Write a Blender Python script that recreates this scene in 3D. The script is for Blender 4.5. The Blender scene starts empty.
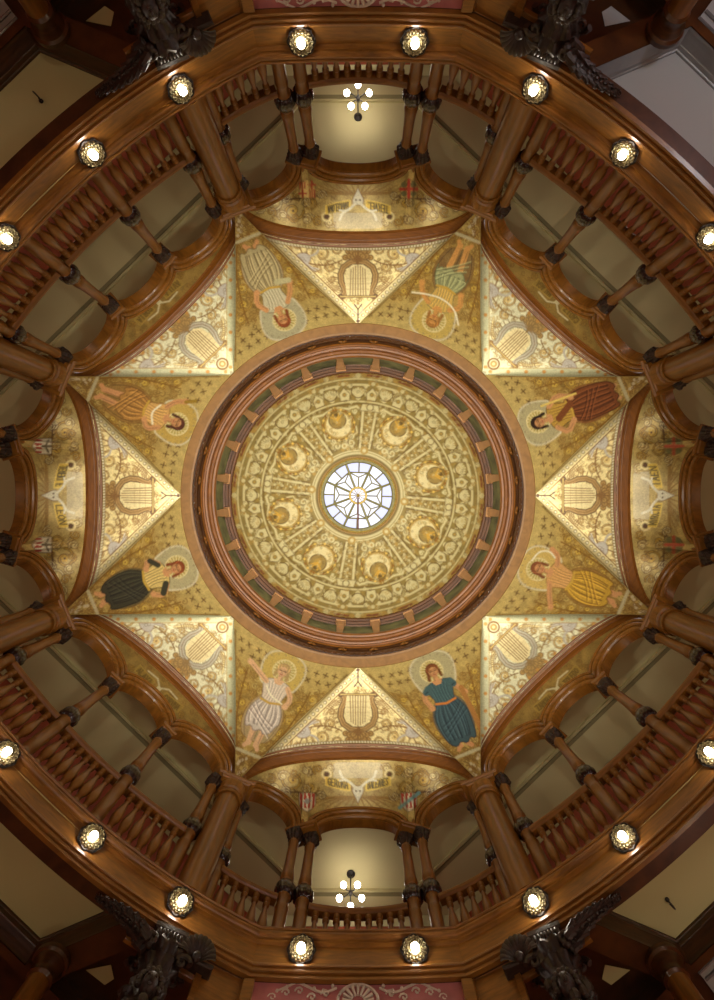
import bpy, math, random
import numpy as np
from mathutils import Vector, Matrix
random.seed(7); rng = np.random.default_rng(7)
PI = math.pi; TAU = 2*PI; R45 = math.sqrt(.5)
col = bpy.context.scene.collection
sc = bpy.context.scene
F = 520.0            # focal length in pixels of the 714x1000 frame
CAM = 1.4            # height of the lens above the floor; heights H below are measured from the lens
AX, AY = 1.015, .985 # the rotunda is slightly oval in plan

def S(x, y, H): return (x*AX, y*AY, H+CAM)

# ------------------------------------------------------------------ materials
def lin(c):
    c = np.asarray(c, float)/255.0
    return np.where(c <= .04045, c/12.92, ((c+.055)/1.055)**2.4)
def L4(c): return tuple(float(v) for v in lin(c))+(1.0,)

def new_mat(name):
    m = bpy.data.materials.new(name); m.use_nodes = True
    return m, m.node_tree.nodes, m.node_tree.links, m.node_tree.nodes['Principled BSDF']

def wood(name, a, b, rough=.3, coat=.35, scale=(1.2, 1.2, 9.0)):
    m, N, L, P = new_mat(name)
    tc = N.new('ShaderNodeTexCoord'); mp = N.new('ShaderNodeMapping'); mp.inputs['Scale'].default_value = scale
    no = N.new('ShaderNodeTexNoise'); no.inputs['Scale'].default_value = 3.0; no.inputs['Detail'].default_value = 6; no.inputs['Distortion'].default_value = .6
    cr = N.new('ShaderNodeValToRGB'); e = cr.color_ramp.elements
    e[0].position = .3; e[0].color = L4(a); e[1].position = .72; e[1].color = L4(b)
    L.new(tc.outputs['Object'], mp.inputs['Vector']); L.new(mp.outputs['Vector'], no.inputs['Vector'])
    L.new(no.outputs['Fac'], cr.inputs['Fac']); L.new(cr.outputs['Color'], P.inputs['Base Color'])
    P.inputs['Roughness'].default_value = rough; P.inputs['Coat Weight'].default_value = coat; P.inputs['Coat Roughness'].default_value = .12
    return m

def plain(name, c, rough=.5, metal=0.0, coat=0.0, var=.12, vscale=4.0, bump=0.0):
    m, N, L, P = new_mat(name)
    tc = N.new('ShaderNodeTexCoord'); no = N.new('ShaderNodeTexNoise'); no.inputs['Scale'].default_value = vscale; no.inputs['Detail'].default_value = 5
    cr = N.new('ShaderNodeValToRGB'); e = cr.color_ramp.elements
    c = np.asarray(c, float)
    e[0].position = .3; e[0].color = L4(c*(1-var)); e[1].position = .7; e[1].color = L4(np.minimum(255, c*(1+var)))
    L.new(tc.outputs['Object'], no.inputs['Vector']); L.new(no.outputs['Fac'], cr.inputs['Fac']); L.new(cr.outputs['Color'], P.inputs['Base Color'])
    P.inputs['Roughness'].default_value = rough; P.inputs['Metallic'].default_value = metal; P.inputs['Coat Weight'].default_value = coat
    if bump:
        b = N.new('ShaderNodeBump'); b.inputs['Strength'].default_value = bump; b.inputs['Distance'].default_value = .02
        L.new(no.outputs['Fac'], b.inputs['Height']); L.new(b.outputs['Normal'], P.inputs['Normal'])
    return m

def painted(name, rough=.42, metal=.3, grain=.24, gscale=26.0):
    # pigment and gold leaf come from the colour layer 'paint' of the panel; fine mottling of the leaf is procedural
    m, N, L, P = new_mat(name)
    at = N.new('ShaderNodeAttribute'); at.attribute_name = 'paint'
    tc = N.new('ShaderNodeTexCoord'); no = N.new('ShaderNodeTexNoise'); no.inputs['Scale'].default_value = gscale; no.inputs['Detail'].default_value = 8; no.inputs['Roughness'].default_value = .68
    mr = N.new('ShaderNodeMapRange'); mr.inputs['From Min'].default_value = .25; mr.inputs['From Max'].default_value = .75
    mr.inputs['To Min'].default_value = 1-grain; mr.inputs['To Max'].default_value = 1+grain
    mx = N.new('ShaderNodeVectorMath'); mx.operation = 'MULTIPLY'
    L.new(tc.outputs['Object'], no.inputs['Vector']); L.new(no.outputs['Fac'], mr.inputs['Value'])
    L.new(at.outputs['Color'], mx.inputs[0]); L.new(mr.outputs['Result'], mx.inputs[1]); L.new(mx.outputs['Vector'], P.inputs['Base Color'])
    P.inputs['Roughness'].default_value = rough; P.inputs['Metallic'].default_value = metal
    b = N.new('ShaderNodeBump'); b.inputs['Strength'].default_value = .12; b.inputs['Distance'].default_value = .02
    L.new(no.outputs['Fac'], b.inputs['Height']); L.new(b.outputs['Normal'], P.inputs['Normal'])
    return m

def glow(name, c, strength):
    m, N, L, P = new_mat(name)
    P.inputs['Base Color'].default_value = L4(c); P.inputs['Emission Color'].default_value = L4(c); P.inputs['Emission Strength'].default_value = strength
    return m

M = {}
M['wood'] = wood('varnished_oak', (106, 65, 19), (144, 92, 30), .34, .12)
M['turned'] = wood('turned_oak', (108, 67, 20), (144, 92, 30), .32, .15, (5, 5, .7))
M['wood_rib'] = wood('arch_oak', (106, 60, 11), (134, 79, 18), .45, .0)
M['wood_light'] = wood('ring_oak', (122, 84, 34), (144, 102, 48), .45, .0, (2, 2, 3))
M['wood_ring'] = wood('ring_moulding_oak', (108, 62, 18), (146, 90, 32), .4, .0)
M['bracket'] = wood('bracket_oak', (160, 118, 76), (184, 138, 92), .5, 0)
M['springer'] = wood('springer_oak', (78, 44, 12), (104, 62, 20), .5, 0)
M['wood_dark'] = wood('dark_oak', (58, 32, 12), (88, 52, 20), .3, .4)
M['wood_deep'] = wood('deep_brown_oak', (52, 29, 13), (80, 46, 20), .35, .3)  # deepest brown oak, for soffits, coffer mouldings and gallery floor
M['carved'] = plain('carved_ebonised_oak', (42, 26, 19), .45, 0, .08, .35, 18, .5)
M['bulbwood'] = plain('dark_turned_oak', (38, 23, 20), .22, 0, .5, .2, 20)
M['gold'] = painted('gold_mosaic', .35, .34)
M['lunette'] = painted('lunette_mosaic', .4, .26, .28)
M['domegold'] = painted('dome_paint', .55, .1, .14)
M['drum'] = plain('drum_green_paint', (92, 94, 62), .6, 0, 0, .35, 2.5)
M['cream'] = plain('cream_plaster', (198, 184, 134), .8, 0, 0, .015, .6)
M['creamtrim'] = plain('cream_trim', (188, 174, 124), .6, 0, 0, .04, 2)
M['olivetrim'] = plain('olive_trim', (134, 124, 84), .7, 0, 0, .05, 2)
M['aisle'] = plain('aisle_plaster', (196, 186, 136), .8, 0, 0, .015, .8)
M['lit_grey'] = plain('lit_grey_plaster', (168, 168, 168), .75, 0, 0, .015, .8)  # plaster greyed so its colour carries window light; also the pale panels
M['lit_greytrim'] = plain('lit_silver_trim', (150, 150, 152), .25, .4, .4, .05, 3)  # trim silvered to carry the same window light
M['red'] = plain('red_wall_paint', (164, 78, 52), .7, 0, 0, .1, 2)
M['pink'] = plain('rose_panel_paint', (176, 104, 104), .6, 0, 0, .12, 3)
M['plaster'] = plain('white_relief_plaster', (206, 190, 176), .6, 0, 0, .05, 8)
M['brass'] = plain('gilt_brass', (132, 122, 92), .35, .6, .2, .45, 40, .4)
M['iron'] = plain('dark_iron', (48, 42, 38), .4, .5, 0, .2, 10)
M['lead'] = plain('window_came', (134, 130, 84), .5, .1, 0, .1, 12)
M['leadgold'] = plain('gilt_window_ring', (170, 146, 70), .4, .35, 0, .15, 12)
M['rod'] = plain('rust_rod', (112, 62, 48), .5, 0, 0, .1, 10)
M['floor'] = plain('mosaic_floor', (172, 150, 120), .45, 0, .1, .2, 3)
M['bulb'] = glow('lamp_glass_lit', (255, 244, 226), 46.0)
M['chandbulb'] = glow('globe_glass_lit', (255, 246, 232), 26.0)
M['cove'] = glow('fill_strip_lit', (255, 236, 188), 20.0)  # glow of the strip added to lift the dome
# leaded skylight glass: translucent white glass with a violet tint
def glass(name, c):
    m, N, L, P = new_mat(name)
    P.inputs['Base Color'].default_value = L4(c); P.inputs['Roughness'].default_value = .5
    P.inputs['Transmission Weight'].default_value = .95; P.inputs['IOR'].default_value = 1.02
    return m
M['pane'] = glass('opal_white_glass', (252, 250, 255)); M['pane_blue'] = glass('opal_violet_glass', (196, 196, 240))

# ------------------------------------------------------------------ object helpers
class MB:
    def __init__(s): s.v = []; s.f = []; s.mi = []
    def add(s, verts, faces, mi=0):
        o = len(s.v); s.v += [tuple(p) for p in verts]; s.f += [tuple(i+o for i in f) for f in faces]; s.mi += [mi]*len(faces)
    def grid(s, rows, closed_u=False, closed_v=False, mi=0):
        nr, nc = len(rows), len(rows[0]); vs = [p for r in rows for p in r]; fs = []
        for i in range(nr if closed_v else nr-1):
            for j in range(nc if closed_u else nc-1):
                a, b = i, (i+1) % nr; c, d = j, (j+1) % nc
                fs.append((a*nc+c, a*nc+d, b*nc+d, b*nc+c))
        s.add(vs, fs, mi)
    def lathe(s, prof, n=20, at=(0, 0, 0), mod=None, mi=0, caps=True, sq=0.0):
        rows = []
        for r, z in prof:
            row = []
            for k in range(n):
                a = TAU*k/n; rr = r*(mod(a, z) if mod else 1)
                if sq: rr *= 1+sq*(1/max(abs(math.cos(a)), abs(math.sin(a)))-1)
                row.append((at[0]+rr*math.cos(a), at[1]+rr*math.sin(a), at[2]+z))
            rows.append(row)
        s.grid(rows, closed_u=True, mi=mi)
        if caps:
            o = len(s.v)-len(prof)*n
            s.f.append(tuple(range(o, o+n))); s.f.append(tuple(range(o+(len(prof)-1)*n, o+len(prof)*n))); s.mi += [mi, mi]
    def box(s, c, d, rot=0.0, mi=0, bev=0.0):
        cs, sn = math.cos(rot), math.sin(rot); vs = []
        hx, hy, hz = d[0]/2, d[1]/2, d[2]/2
        if bev:
            lay = [(-hz, bev), (-hz+bev, 0), (hz-bev, 0), (hz, bev)]
        else: lay = [(-hz, 0), (hz, 0)]
        rows = []
        for z, b in lay:
            r = []
            for x, y in ((-hx+b, -hy+b), (hx-b, -hy+b), (hx-b, hy-b), (-hx+b, hy-b)):
                r.append((c[0]+x*cs-y*sn, c[1]+x*sn+y*cs, c[2]+z))
            rows.append(r)
        o = len(s.v); s.grid(rows, closed_u=True, mi=mi); n = len(rows)*4
        s.f.append((o, o+1, o+2, o+3)); s.f.append((o+n-4, o+n-3, o+n-2, o+n-1)); s.mi += [mi, mi]
    def tube(s, pts, rad, n=8, mi=0):
        pts = [Vector(p) for p in pts]; rows = []
        for i, p in enumerate(pts):
            t = (pts[min(i+1, len(pts)-1)]-pts[max(i-1, 0)]).normalized()
            u = t.cross(Vector((.13, .31, .94))).normalized() if abs(t.z) < .93 else t.cross(Vector((1, .2, 0))).normalized()
            w = t.cross(u); r = rad[i] if hasattr(rad, '__len__') else rad
            rows.append([p+u*(r*math.cos(TAU*k/n))+w*(r*math.sin(TAU*k/n)) for k in range(n)])
        o = len(s.v); s.grid(rows, closed_u=True, mi=mi); N_ = len(rows)*n
        s.f.append(tuple(range(o, o+n))); s.f.append(tuple(range(o+N_-n, o+N_))); s.mi += [mi, mi]
    def sphere(s, c, r, n=12, sc_=(1, 1, 1), mi=0):
        rows = []
        for i in range(n//2+1):
            ph = PI*i/(n//2); rr = max(math.sin(ph), .01)
            rows.append([(c[0]+sc_[0]*r*rr*math.cos(TAU*k/n), c[1]+sc_[1]*r*rr*math.sin(TAU*k/n), c[2]-sc_[2]*r*math.cos(ph)) for k in range(n)])
        s.grid(rows, closed_u=True, mi=mi)
    def xform(s, mat): s.v = [tuple(mat @ Vector(p)) for p in s.v]
    def mesh(s, name, mats, sharp=42):
        me = bpy.data.meshes.new(name); me.from_pydata(s.v, [], s.f)
        for m in (mats if isinstance(mats, (list, tuple)) else [mats]): me.materials.append(m)
        me.polygons.foreach_set('use_smooth', [True]*len(me.polygons))
        me.polygons.foreach_set('material_index', s.mi); me.update()
        import bmesh
        bm = bmesh.new(); bm.from_mesh(me); bmesh.ops.recalc_face_normals(bm, faces=bm.faces); bm.to_mesh(me); bm.free()
        me.set_sharp_from_angle(angle=math.radians(sharp))
        return me

def link(name, me, parent=None, rel=None):
    o = bpy.data.objects.new(name, me); col.objects.link(o)
    if parent: o.parent = parent
    return o
def root(name, loc, label, cat, group=None, rot=None):
    o = bpy.data.objects.new(name, None); col.objects.link(o); o.location = loc; o.empty_display_size = .2
    if rot: o.rotation_euler = rot
    tag(o, label, cat, group); return o
def tag(o, label, cat, group=None):
    o['label'] = label; o['category'] = cat
    if group: o['group'] = group
    return o
def part(name, mb, mat, parent, label=None, world=True, sharp=42):
    if world and parent is not None:
        p = wloc(parent); mb.v = [(a-p[0], b-p[1], c-p[2]) for a, b, c in mb.v]
    o = link(name, mb.mesh(name, mat, sharp), parent)
    if label: o['label'] = label
    return o
def wloc(o):
    p = Vector((0, 0, 0))
    while o is not None: p += o.location; o = o.parent
    return p
def struct(name, mb, mat, parent=None, sharp=42):
    o = link(name, mb.mesh(name, mat, sharp), parent)
    if parent is None: o['kind'] = 'structure'
    return o

# ------------------------------------------------------------------ plan geometry
def bay(a, t, n, H):
    return S(n*math.cos(a)-t*math.sin(a), n*math.sin(a)+t*math.cos(a), H)
BAYS = [(0, 'right'), (45, 'lower right'), (90, 'bottom'), (135, 'lower left'), (180, 'left'), (225, 'upper left'), (270, 'top'), (315, 'upper right')]
def is_card(k): return k % 2 == 0
ARC = {True: (3.85, 3.25), False: (12.1, -5.87)}         # arcade curve in plan: radius, centre on the bay axis
def arc_n(card, t): R, c = ARC[card]; return c+math.sqrt(R*R-t*t)
def arc_th(card, t): return math.asin(t/ARC[card][0])
LIP = {True: (22.3, 6.47-22.3, 1.40), False: (11.35, 6.105-11.35, 3.594)}   # cornice lip: radius, centre, half length
PT, PN, HS, HF = 2.48, 5.987, 10.62, 7.70                # pier position, spring height, gallery floor
CROWN = 1.49
def rib_H(t):
    q = min(1.0, abs(t)/2.55)
    return HS-.03+CROWN*max(0.0, 1-q**2.3)**(1/2.3)
RING_R, RING_H = 4.40, 13.2

# ------------------------------------------------------------------ painter: draws strokes and fills on scattered surface points
class Canvas:
    def __init__(s, P, bg):
        s.P = np.asarray(P, float); s.C = np.tile(lin(bg), (len(P), 1)); s.aa = .55
    def _blend(s, idx, cov, c):
        c = lin(c) if not isinstance(c, np.ndarray) else c
        s.C[idx] = s.C[idx]*(1-cov[:, None])+c*cov[:, None]
    def _near(s, pts, m):
        pts = np.asarray(pts, float); lo = pts.min(0)-m; hi = pts.max(0)+m
        return np.nonzero((s.P[:, 0] > lo[0]) & (s.P[:, 0] < hi[0]) & (s.P[:, 1] > lo[1]) & (s.P[:, 1] < hi[1]))[0]
    def stroke(s, pts, w, c, al=1.0, taper=False):
        pts = np.asarray(pts, float); idx = s._near(pts, w/2+1)
        if len(idx) == 0: return
        Q = s.P[idx]; best = np.full(len(idx), 1e9); n = len(pts)-1
        for i in range(n):
            a, b = pts[i], pts[i+1]; d = b-a; L2 = max(float(d @ d), 1e-9)
            tt = np.clip(((Q-a) @ d)/L2, 0, 1)
            dist = np.hypot(Q[:, 0]-a[0]-tt*d[0], Q[:, 1]-a[1]-tt*d[1])
            ww = w/2
            if taper: ww = w/2*(1-.75*(i+tt)/n)
            best = np.minimum(best, dist-ww)
        s._blend(idx, al*np.clip(.5-best/(2*s.aa), 0, 1), c)
    def fill(s, pts, c, al=1.0, edge=None, ew=1.0):
        pts = np.asarray(pts, float); idx = s._near(pts, 1.5)
        if len(idx):
            x, y = s.P[idx, 0], s.P[idx, 1]; ins = np.zeros(len(idx), bool); n = len(pts)
            for i in range(n):
                x1, y1 = pts[i]; x2, y2 = pts[(i+1) % n]
                if y1 == y2: continue
                k = ((y1 > y) != (y2 > y)) & (x < (x2-x1)*(y-y1)/(y2-y1)+x1); ins ^= k
            s._blend(idx[ins], np.full(int(ins.sum()), al), c)
        if edge is not None: s.stroke(list(pts)+[pts[0]], ew, edge, .8)
    def disc(s, p, r, c, al=1.0, sx=1.0):
        idx = s._near([p], r*max(1, sx)+1)
        if len(idx) == 0: return
        d = np.hypot((s.P[idx, 0]-p[0])/sx, s.P[idx, 1]-p[1])-r
        s._blend(idx, al*np.clip(.5-d/(2*s.aa), 0, 1), c)
    def ring(s, p, r, w, c, al=1.0):
        idx = s._near([p], r+w+1)
        if len(idx) == 0: return
        d = np.abs(np.hypot(s.P[idx, 0]-p[0], s.P[idx, 1]-p[1])-r)-w/2
        s._blend(idx, al*np.clip(.5-d/(2*s.aa), 0, 1), c)
    def spiral(s, p, r, turns, a0, w, c, sgn=1, al=1.0):
        n = int(16*turns); pts = []
        for i in range(n+1):
            u = i/n; rr = r*(1-.82*u); a = a0+sgn*TAU*turns*u
            pts.append((p[0]+rr*math.cos(a), p[1]+rr*math.sin(a)))
        s.stroke(pts, w, c, al); return pts
    def noise(s, amp, scale, seed=1):
        r = np.random.default_rng(seed); v = np.zeros(len(s.P))
        for i in range(14):
            k = r.normal(size=2)*scale; v += np.sin(s.P @ k+r.uniform(0, TAU))
        s.C *= np.clip(1+amp*v/4.0, .3, 2)[:, None]

GOLD = (196, 168, 94); LGOLD = (222, 204, 142); MGOLD = (164, 136, 72); BROWN = (124, 88, 40); DBROWN = (84, 56, 28)
SILV = (172, 164, 148); CREAM = (228, 220, 184); YEL = (190, 154, 64); ORA = (178, 128, 58); SKIN = (194, 142, 92)

def scroll(c, p, r, a0, sgn, dark=BROWN, light=LGOLD, flower=True, w=1.5):
    r *= 1.12
    pts = c.spiral(p, r, 1.2, a0, w+.5, dark, sgn, .95); c.spiral(p, r, 1.2, a0, max(.6, w-.9), light, sgn, .8)
    for i in range(1, len(pts)-8, 3):                      # little leaf lobes along the outside of the stem
        x, y = pts[i]; dx, dy = x-p[0], y-p[1]; d = math.hypot(dx, dy) or 1
        c.stroke([(x, y), (x+dx/d*2.0-dy/d*1.8*sgn, y+dy/d*2.0+dx/d*1.8*sgn)], 1.0, dark, .75, True)
    if flower:
        for k in range(5):
            a = a0+TAU*k/5; c.disc((p[0]+r*.22*math.cos(a), p[1]+r*.22*math.sin(a)), r*.13, light)
        c.disc(p, r*.10, dark)
def tendril(c, pts, w=1.6, dark=BROWN):
    c.stroke(pts, w, dark)
    for i in range(1, len(pts)-1):
        dx, dy = pts[i+1][0]-pts[i-1][0], pts[i+1][1]-pts[i-1][1]; d = math.hypot(dx, dy) or 1
        sg = 1 if i % 2 else -1
        c.stroke([pts[i], (pts[i][0]-sg*dy/d*3.2+dx/d*2, pts[i][1]+sg*dx/d*3.2+dy/d*2)], 1.4, dark, 1, True)
def bez(p0, p1, p2, n=10):
    return [((1-u)**2*p0[0]+2*u*(1-u)*p1[0]+u*u*p2[0], (1-u)**2*p0[1]+2*u*(1-u)*p1[1]+u*u*p2[1]) for u in [i/n for i in range(n+1)]]
def star(c, p, r, colr=DBROWN):
    for k in range(2): a = PI/2*k+p[0]*.7; c.stroke([(p[0]-r*1.1*math.cos(a), p[1]-r*1.1*math.sin(a)), (p[0]+r*1.1*math.cos(a), p[1]+r*1.1*math.sin(a))], 1.25, colr, .85)

FONT = {'A': [[(0, 0), (.5, 1), (1, 0)], [(.2, .4), (.8, .4)]], 'B': [[(0, 0), (0, 1), (.7, .95), (.8, .75), (.6, .53), (0, .5)], [(.6, .53), (.9, .3), (.7, .03), (0, 0)]],
 'C': [[(1, .85), (.6, 1), (.15, .8), (0, .5), (.15, .2), (.6, 0), (1, .15)]], 'D': [[(0, 0), (0, 1), (.6, .95), (1, .5), (.6, .05), (0, 0)]],
 'E': [[(1, 0), (0, 0), (0, 1), (1, 1)], [(0, .5), (.7, .5)]], 'G': [[(1, .85), (.6, 1), (.15, .8), (0, .5), (.15, .2), (.6, 0), (1, .15), (1, .45), (.6, .45)]],
 'H': [[(0, 0), (0, 1)], [(1, 0), (1, 1)], [(0, .5), (1, .5)]], 'I': [[(.5, 0), (.5, 1)]], 'J': [[(1, 1), (1, .2), (.5, 0), (0, .2)]], 'L': [[(0, 1), (0, 0), (1, 0)]],
 'M': [[(0, 0), (0, 1), (.5, .4), (1, 1), (1, 0)]], 'N': [[(0, 0), (0, 1), (1, 0), (1, 1)]], 'O': [[(.5, 0), (0, .3), (0, .7), (.5, 1), (1, .7), (1, .3), (.5, 0)]],
 'R': [[(0, 0), (0, 1), (.7, .95), (.85, .75), (.6, .53), (0, .5)], [(.5, .5), (1, 0)]], 'S': [[(1, .85), (.5, 1), (.1, .8), (.3, .55), (.8, .4), (.9, .15), (.5, 0), (0, .15)]],
 'T': [[(0, 1), (1, 1)], [(.5, 1), (.5, 0)]], 'V': [[(0, 1), (.5, 0), (1, 1)]], 'Z': [[(0, 1), (1, 1), (0, 0), (1, 0)]]}
def text(c, word, x0, y0, w, h, colr, curve=lambda x: 0.0):
    # reads along -x of the canvas, upright towards -y (towards the dome's centre)
    n = len(word); cw = w/n
    for i, ch in enumerate(word):
        for st in FONT.get(ch, []):
            pts = []
            for u, v in st:
                xx = x0-(i+.12+u*.7)*cw; pts.append((xx, y0-v*h+curve(xx)))
            c.stroke(pts, 1.25, colr)

# ------------------------------------------------------------------ painted panels
def paint_mesh(name, verts, faces, colors, mat, parent, label=None):
    p = wloc(parent); V = np.asarray(verts, float)-np.array([p[0], p[1], p[2]])
    me = bpy.data.meshes.new(name); me.from_pydata(V.tolist(), [], faces); me.materials.append(mat)
    ca = me.color_attributes.new('paint', 'FLOAT_COLOR', 'POINT')
    ca.data.foreach_set('color', np.concatenate([colors, np.ones((len(colors), 1))], 1).astype(np.float32).ravel())
    me.polygons.foreach_set('use_smooth', [True]*len(me.polygons)); me.update()
    o = link(name, me, parent)
    if label: o['label'] = label
    return o
def gridfaces(nr, nc): return [(i*nc+j, i*nc+j+1, (i+1)*nc+j+1, (i+1)*nc+j) for i in range(nr-1) for j in range(nc-1)]

def edge_pt(t, V, A):    # straight groin from the pier head V to the ring point A, gently bowed up
    return tuple(V[i]+(A[i]-V[i])*t for i in range(2))+(V[2]+(A[2]-V[2])*t+.16*4*t*(1-t),)

# lyre panel, bay coordinates (t, n, H)
def lyre_points(nu=236, nt=104):
    A = (0, RING_R, RING_H); pts = []
    for i in range(nt):
        w = i/(nt-1)
        for j in range(nu):
            u = -1+2*j/(nu-1); t = u*PT
            # base follows the back edge of the arch rib
            b = (t, PN-.05, rib_H(t)+.04)
            p = (b[0]+(A[0]-b[0])*w, b[1]+(A[1]-b[1])*w, b[2]+(A[2]-b[2])*w+.16*4*w*(1-w)*(abs(u)**1.5*1.0+.0)+.10*4*w*(1-w)*(1-abs(u)**1.5))
            pts.append(p)
    return np.array(pts), nt, nu

def bird(c, x, y, sg, k=1.0):
    T = lambda pts: [(x+sg*u*k, y+v*k) for u, v in pts]
    c.fill(T(chaikin([(-3, -3), (4, -6), (10, -2), (11, 4), (6, 9), (-1, 9), (-6, 5)])), SILV, 1, BROWN, .8)
    for q in range(7):                                      # raised wing of tapering feathers
        a = -2.75+.19*q; L_ = 15-1.1*q; p0 = (1+.5*q, -1+.3*q)
        c.stroke(T([p0, (p0[0]+L_*.6*math.cos(a+.15), p0[1]+L_*.6*math.sin(a+.15)), (p0[0]+L_*math.cos(a), p0[1]+L_*math.sin(a))]), 3.0, SILV if q % 2 else (190, 184, 168), 1, True)
        c.stroke(T([p0, (p0[0]+L_*math.cos(a+.09), p0[1]+L_*math.sin(a+.09))]), .7, (120, 106, 84), .9)
    for q in range(5): c.ring(T([(1+1.6*q, 1+1.2*(q % 2)*2)])[0], 1.5, .6, (128, 116, 96), .8)
    c.stroke(T(bez((9, 0), (18, 0), (16, -9), 8)), 3.0*k, SILV); c.stroke(T(bez((16, -9), (15, -14), (11, -12), 4)), 2.4*k, SILV); c.stroke(T([(11, -12), (8, -10)]), 1.0, BROWN)
    c.stroke(T(bez((-5, 6), (-14, 8), (-12, 16), 8)), 2.0, SILV); c.stroke(T(bez((-12, 16), (-10, 20), (-5, 17), 6)), 1.2, BROWN)
    c.stroke(T([(3, 9), (5, 14), (9, 15)]), 1.3, BROWN); c.stroke(T([(-1, 9), (-2, 14), (2, 16)]), 1.3, BROWN)

def lyre_art(P, card):
    X = np.stack([F*P[:, 0]/P[:, 2], F*P[:, 1]/P[:, 2]-171], 1)
    c = Canvas(X, LGOLD if card else (208, 204, 164)); c.noise(.12, .35, 3)
    r = np.random.default_rng(5); dk = BROWN if card else (132, 104, 56)
    for _ in range(260):                                    # small gold curls over the ground
        q = r.uniform(26, 112); x = r.uniform(-1, 1)*(q-9)
        c.spiral((x, q), r.uniform(1.6, 3.0), .9, r.uniform(0, 6), .9, MGOLD if r.random() < .7 else dk, r.choice([-1, 1]), .75)
    yl = lambda y: 31+(y-25.5)*.886
    for sg in (-1, 1):
        # rinceaux
        for x, y, rr_, a0, sp, fl in ((36, 74, 8.5, 0, 1, 1), (27, 61, 5.6, 1.6, -1, 1), (73, 78, 8.0, 1.6, 1, 1), (87, 90, 6.5, 0, -1, 1), (101, 101, 5, 0, 1, 0), (47, 83, 4.6, 3, -1, 0), (60, 84, 4.4, 3, 1, 0),
                                      (20, 79, 4.6, 0, -1, 0), (41, 60, 4.2, 2, 1, 0), (26, 49, 3.6, 0, -1, 0), (62, 66, 3.8, 1, -1, 0), (33, 88-4, 3.4, 2, 1, 0), (94, 92-8, 3.4, 2, 1, 0), (80, 92-5, 3.4, 0, -1, 0)):
            scroll(c, (sg*x, y), rr_, a0 if sg > 0 else PI-a0, sg*sp, dk, (206, 178, 108), bool(fl), 1.8 if fl else 1.4)
        tendril(c, bez((sg*6, 83), (sg*34, 92), (sg*74, 86), 16), 1.3, dk); tendril(c, bez((sg*16, 68), (sg*36, 56), (sg*66, 72), 14), 1.3, dk); tendril(c, bez((sg*62, 84), (sg*84, 82), (sg*108, 106), 12), 1.2, dk)
        bird(c, sg*52, 66, sg, 1.05)
        # feather scroll beside the cross-bar
        bz = bez((sg*19, 37), (sg*26, 40), (sg*34, 52), 20)
        c.stroke(bz, 4.6, dk, 1, True); c.stroke(bz, 2.8, LGOLD, 1, True)
        for k in range(7): p = bz[2+2*k]; c.stroke([p, (p[0]+sg*2.4, p[1]-1.0)], .8, dk); c.stroke([p, (p[0]-sg*2.6, p[1]+2.0)], .8, dk)
        # lyre arm
        arm = [(sg*x, yl(y)) for x, y in ((1, 66), (8, 64.5), (14.5, 59), (17.2, 51), (16.5, 42), (13.6, 35), (12.6, 30), (15.5, 26))]
        c.stroke(arm, 6.4, DBROWN if card else (128, 114, 82)); c.stroke(arm, 4.4, (162, 130, 76) if card else (170, 164, 140)); c.stroke(arm, 1.0, BROWN, .7)
        c.disc((sg*17.5, yl(25.5)), 2.9, DBROWN if card else BROWN); c.disc((sg*17.5, yl(25.5)), 1.3, GOLD)
        for k in range(7):
            y = yl(32+5*k); x0 = (16.5, 18, 20, 20.8, 20.4, 18.8, 15)[k]; c.stroke([(sg*x0, y), (sg*(x0+3.6), y+.8)], .9, dk)
    c.fill([(-11, yl(27)), (11, yl(27)), (13, yl(44)), (11, yl(56)), (5, yl(62)), (-5, yl(62)), (-11, yl(56)), (-13, yl(44))], (212, 196, 142))
    for k in range(-3, 4): c.stroke([(k*2.6, yl(27)), (k*2.3, yl(62-abs(k)*1.8))], .85, BROWN)
    for y in (34, 40, 46): c.stroke([(-11, yl(y)), (11, yl(y))], .5, BROWN, .5)
    c.stroke([(-19, 31), (19, 31)], 2.6, DBROWN if card else BROWN); c.stroke([(-17, 31), (17, 31)], 1.0, GOLD)
    for ring_ in range(3):                                  # acanthus cluster behind the lyre's foot
        for k in range(7-ring_):
            a = -1.35+2.7*(k+.5*ring_)/6; R_ = (17, 12.5, 8)[ring_]; p = (R_*.75*math.sin(a), 67+R_*math.cos(a)*.95)
            c.disc(p, 3.0, dk); c.disc(p, 2.0, (164, 132, 72)); c.stroke([(0, 66), p], 1.0, dk)
    c.stroke([(0, 64), (0, 85)], 1.6, dk)
    for sg in (-1, 1):                                      # borders along the two groins
        e = lambda q, d: (sg*(q*1.0-d*1.41-.5), q)
        if card:
            c.stroke([e(4, 3.4), e(124, 3.4)], 8.4, (206, 190, 136)); c.stroke([e(12, 8.2), e(116, 8.2)], 1.0, BROWN); c.stroke([e(4, .6), e(124, .6)], 1.0, MGOLD)
            for q in np.arange(8, 120, 3.9): c.disc(e(q, 4.6), 1.9, (140, 120, 74)); c.disc(e(q, 4.4), .9, CREAM)
        else:
            c.stroke([e(2, 3.2), e(124, 3.2)], 8.6, (180, 178, 138)); c.stroke([e(10, 8.0), e(118, 8.0)], .7, MGOLD)
            for q in np.arange(10, 120, 12.5): c.disc(e(q, 4.4), 1.9, ORA)
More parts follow.
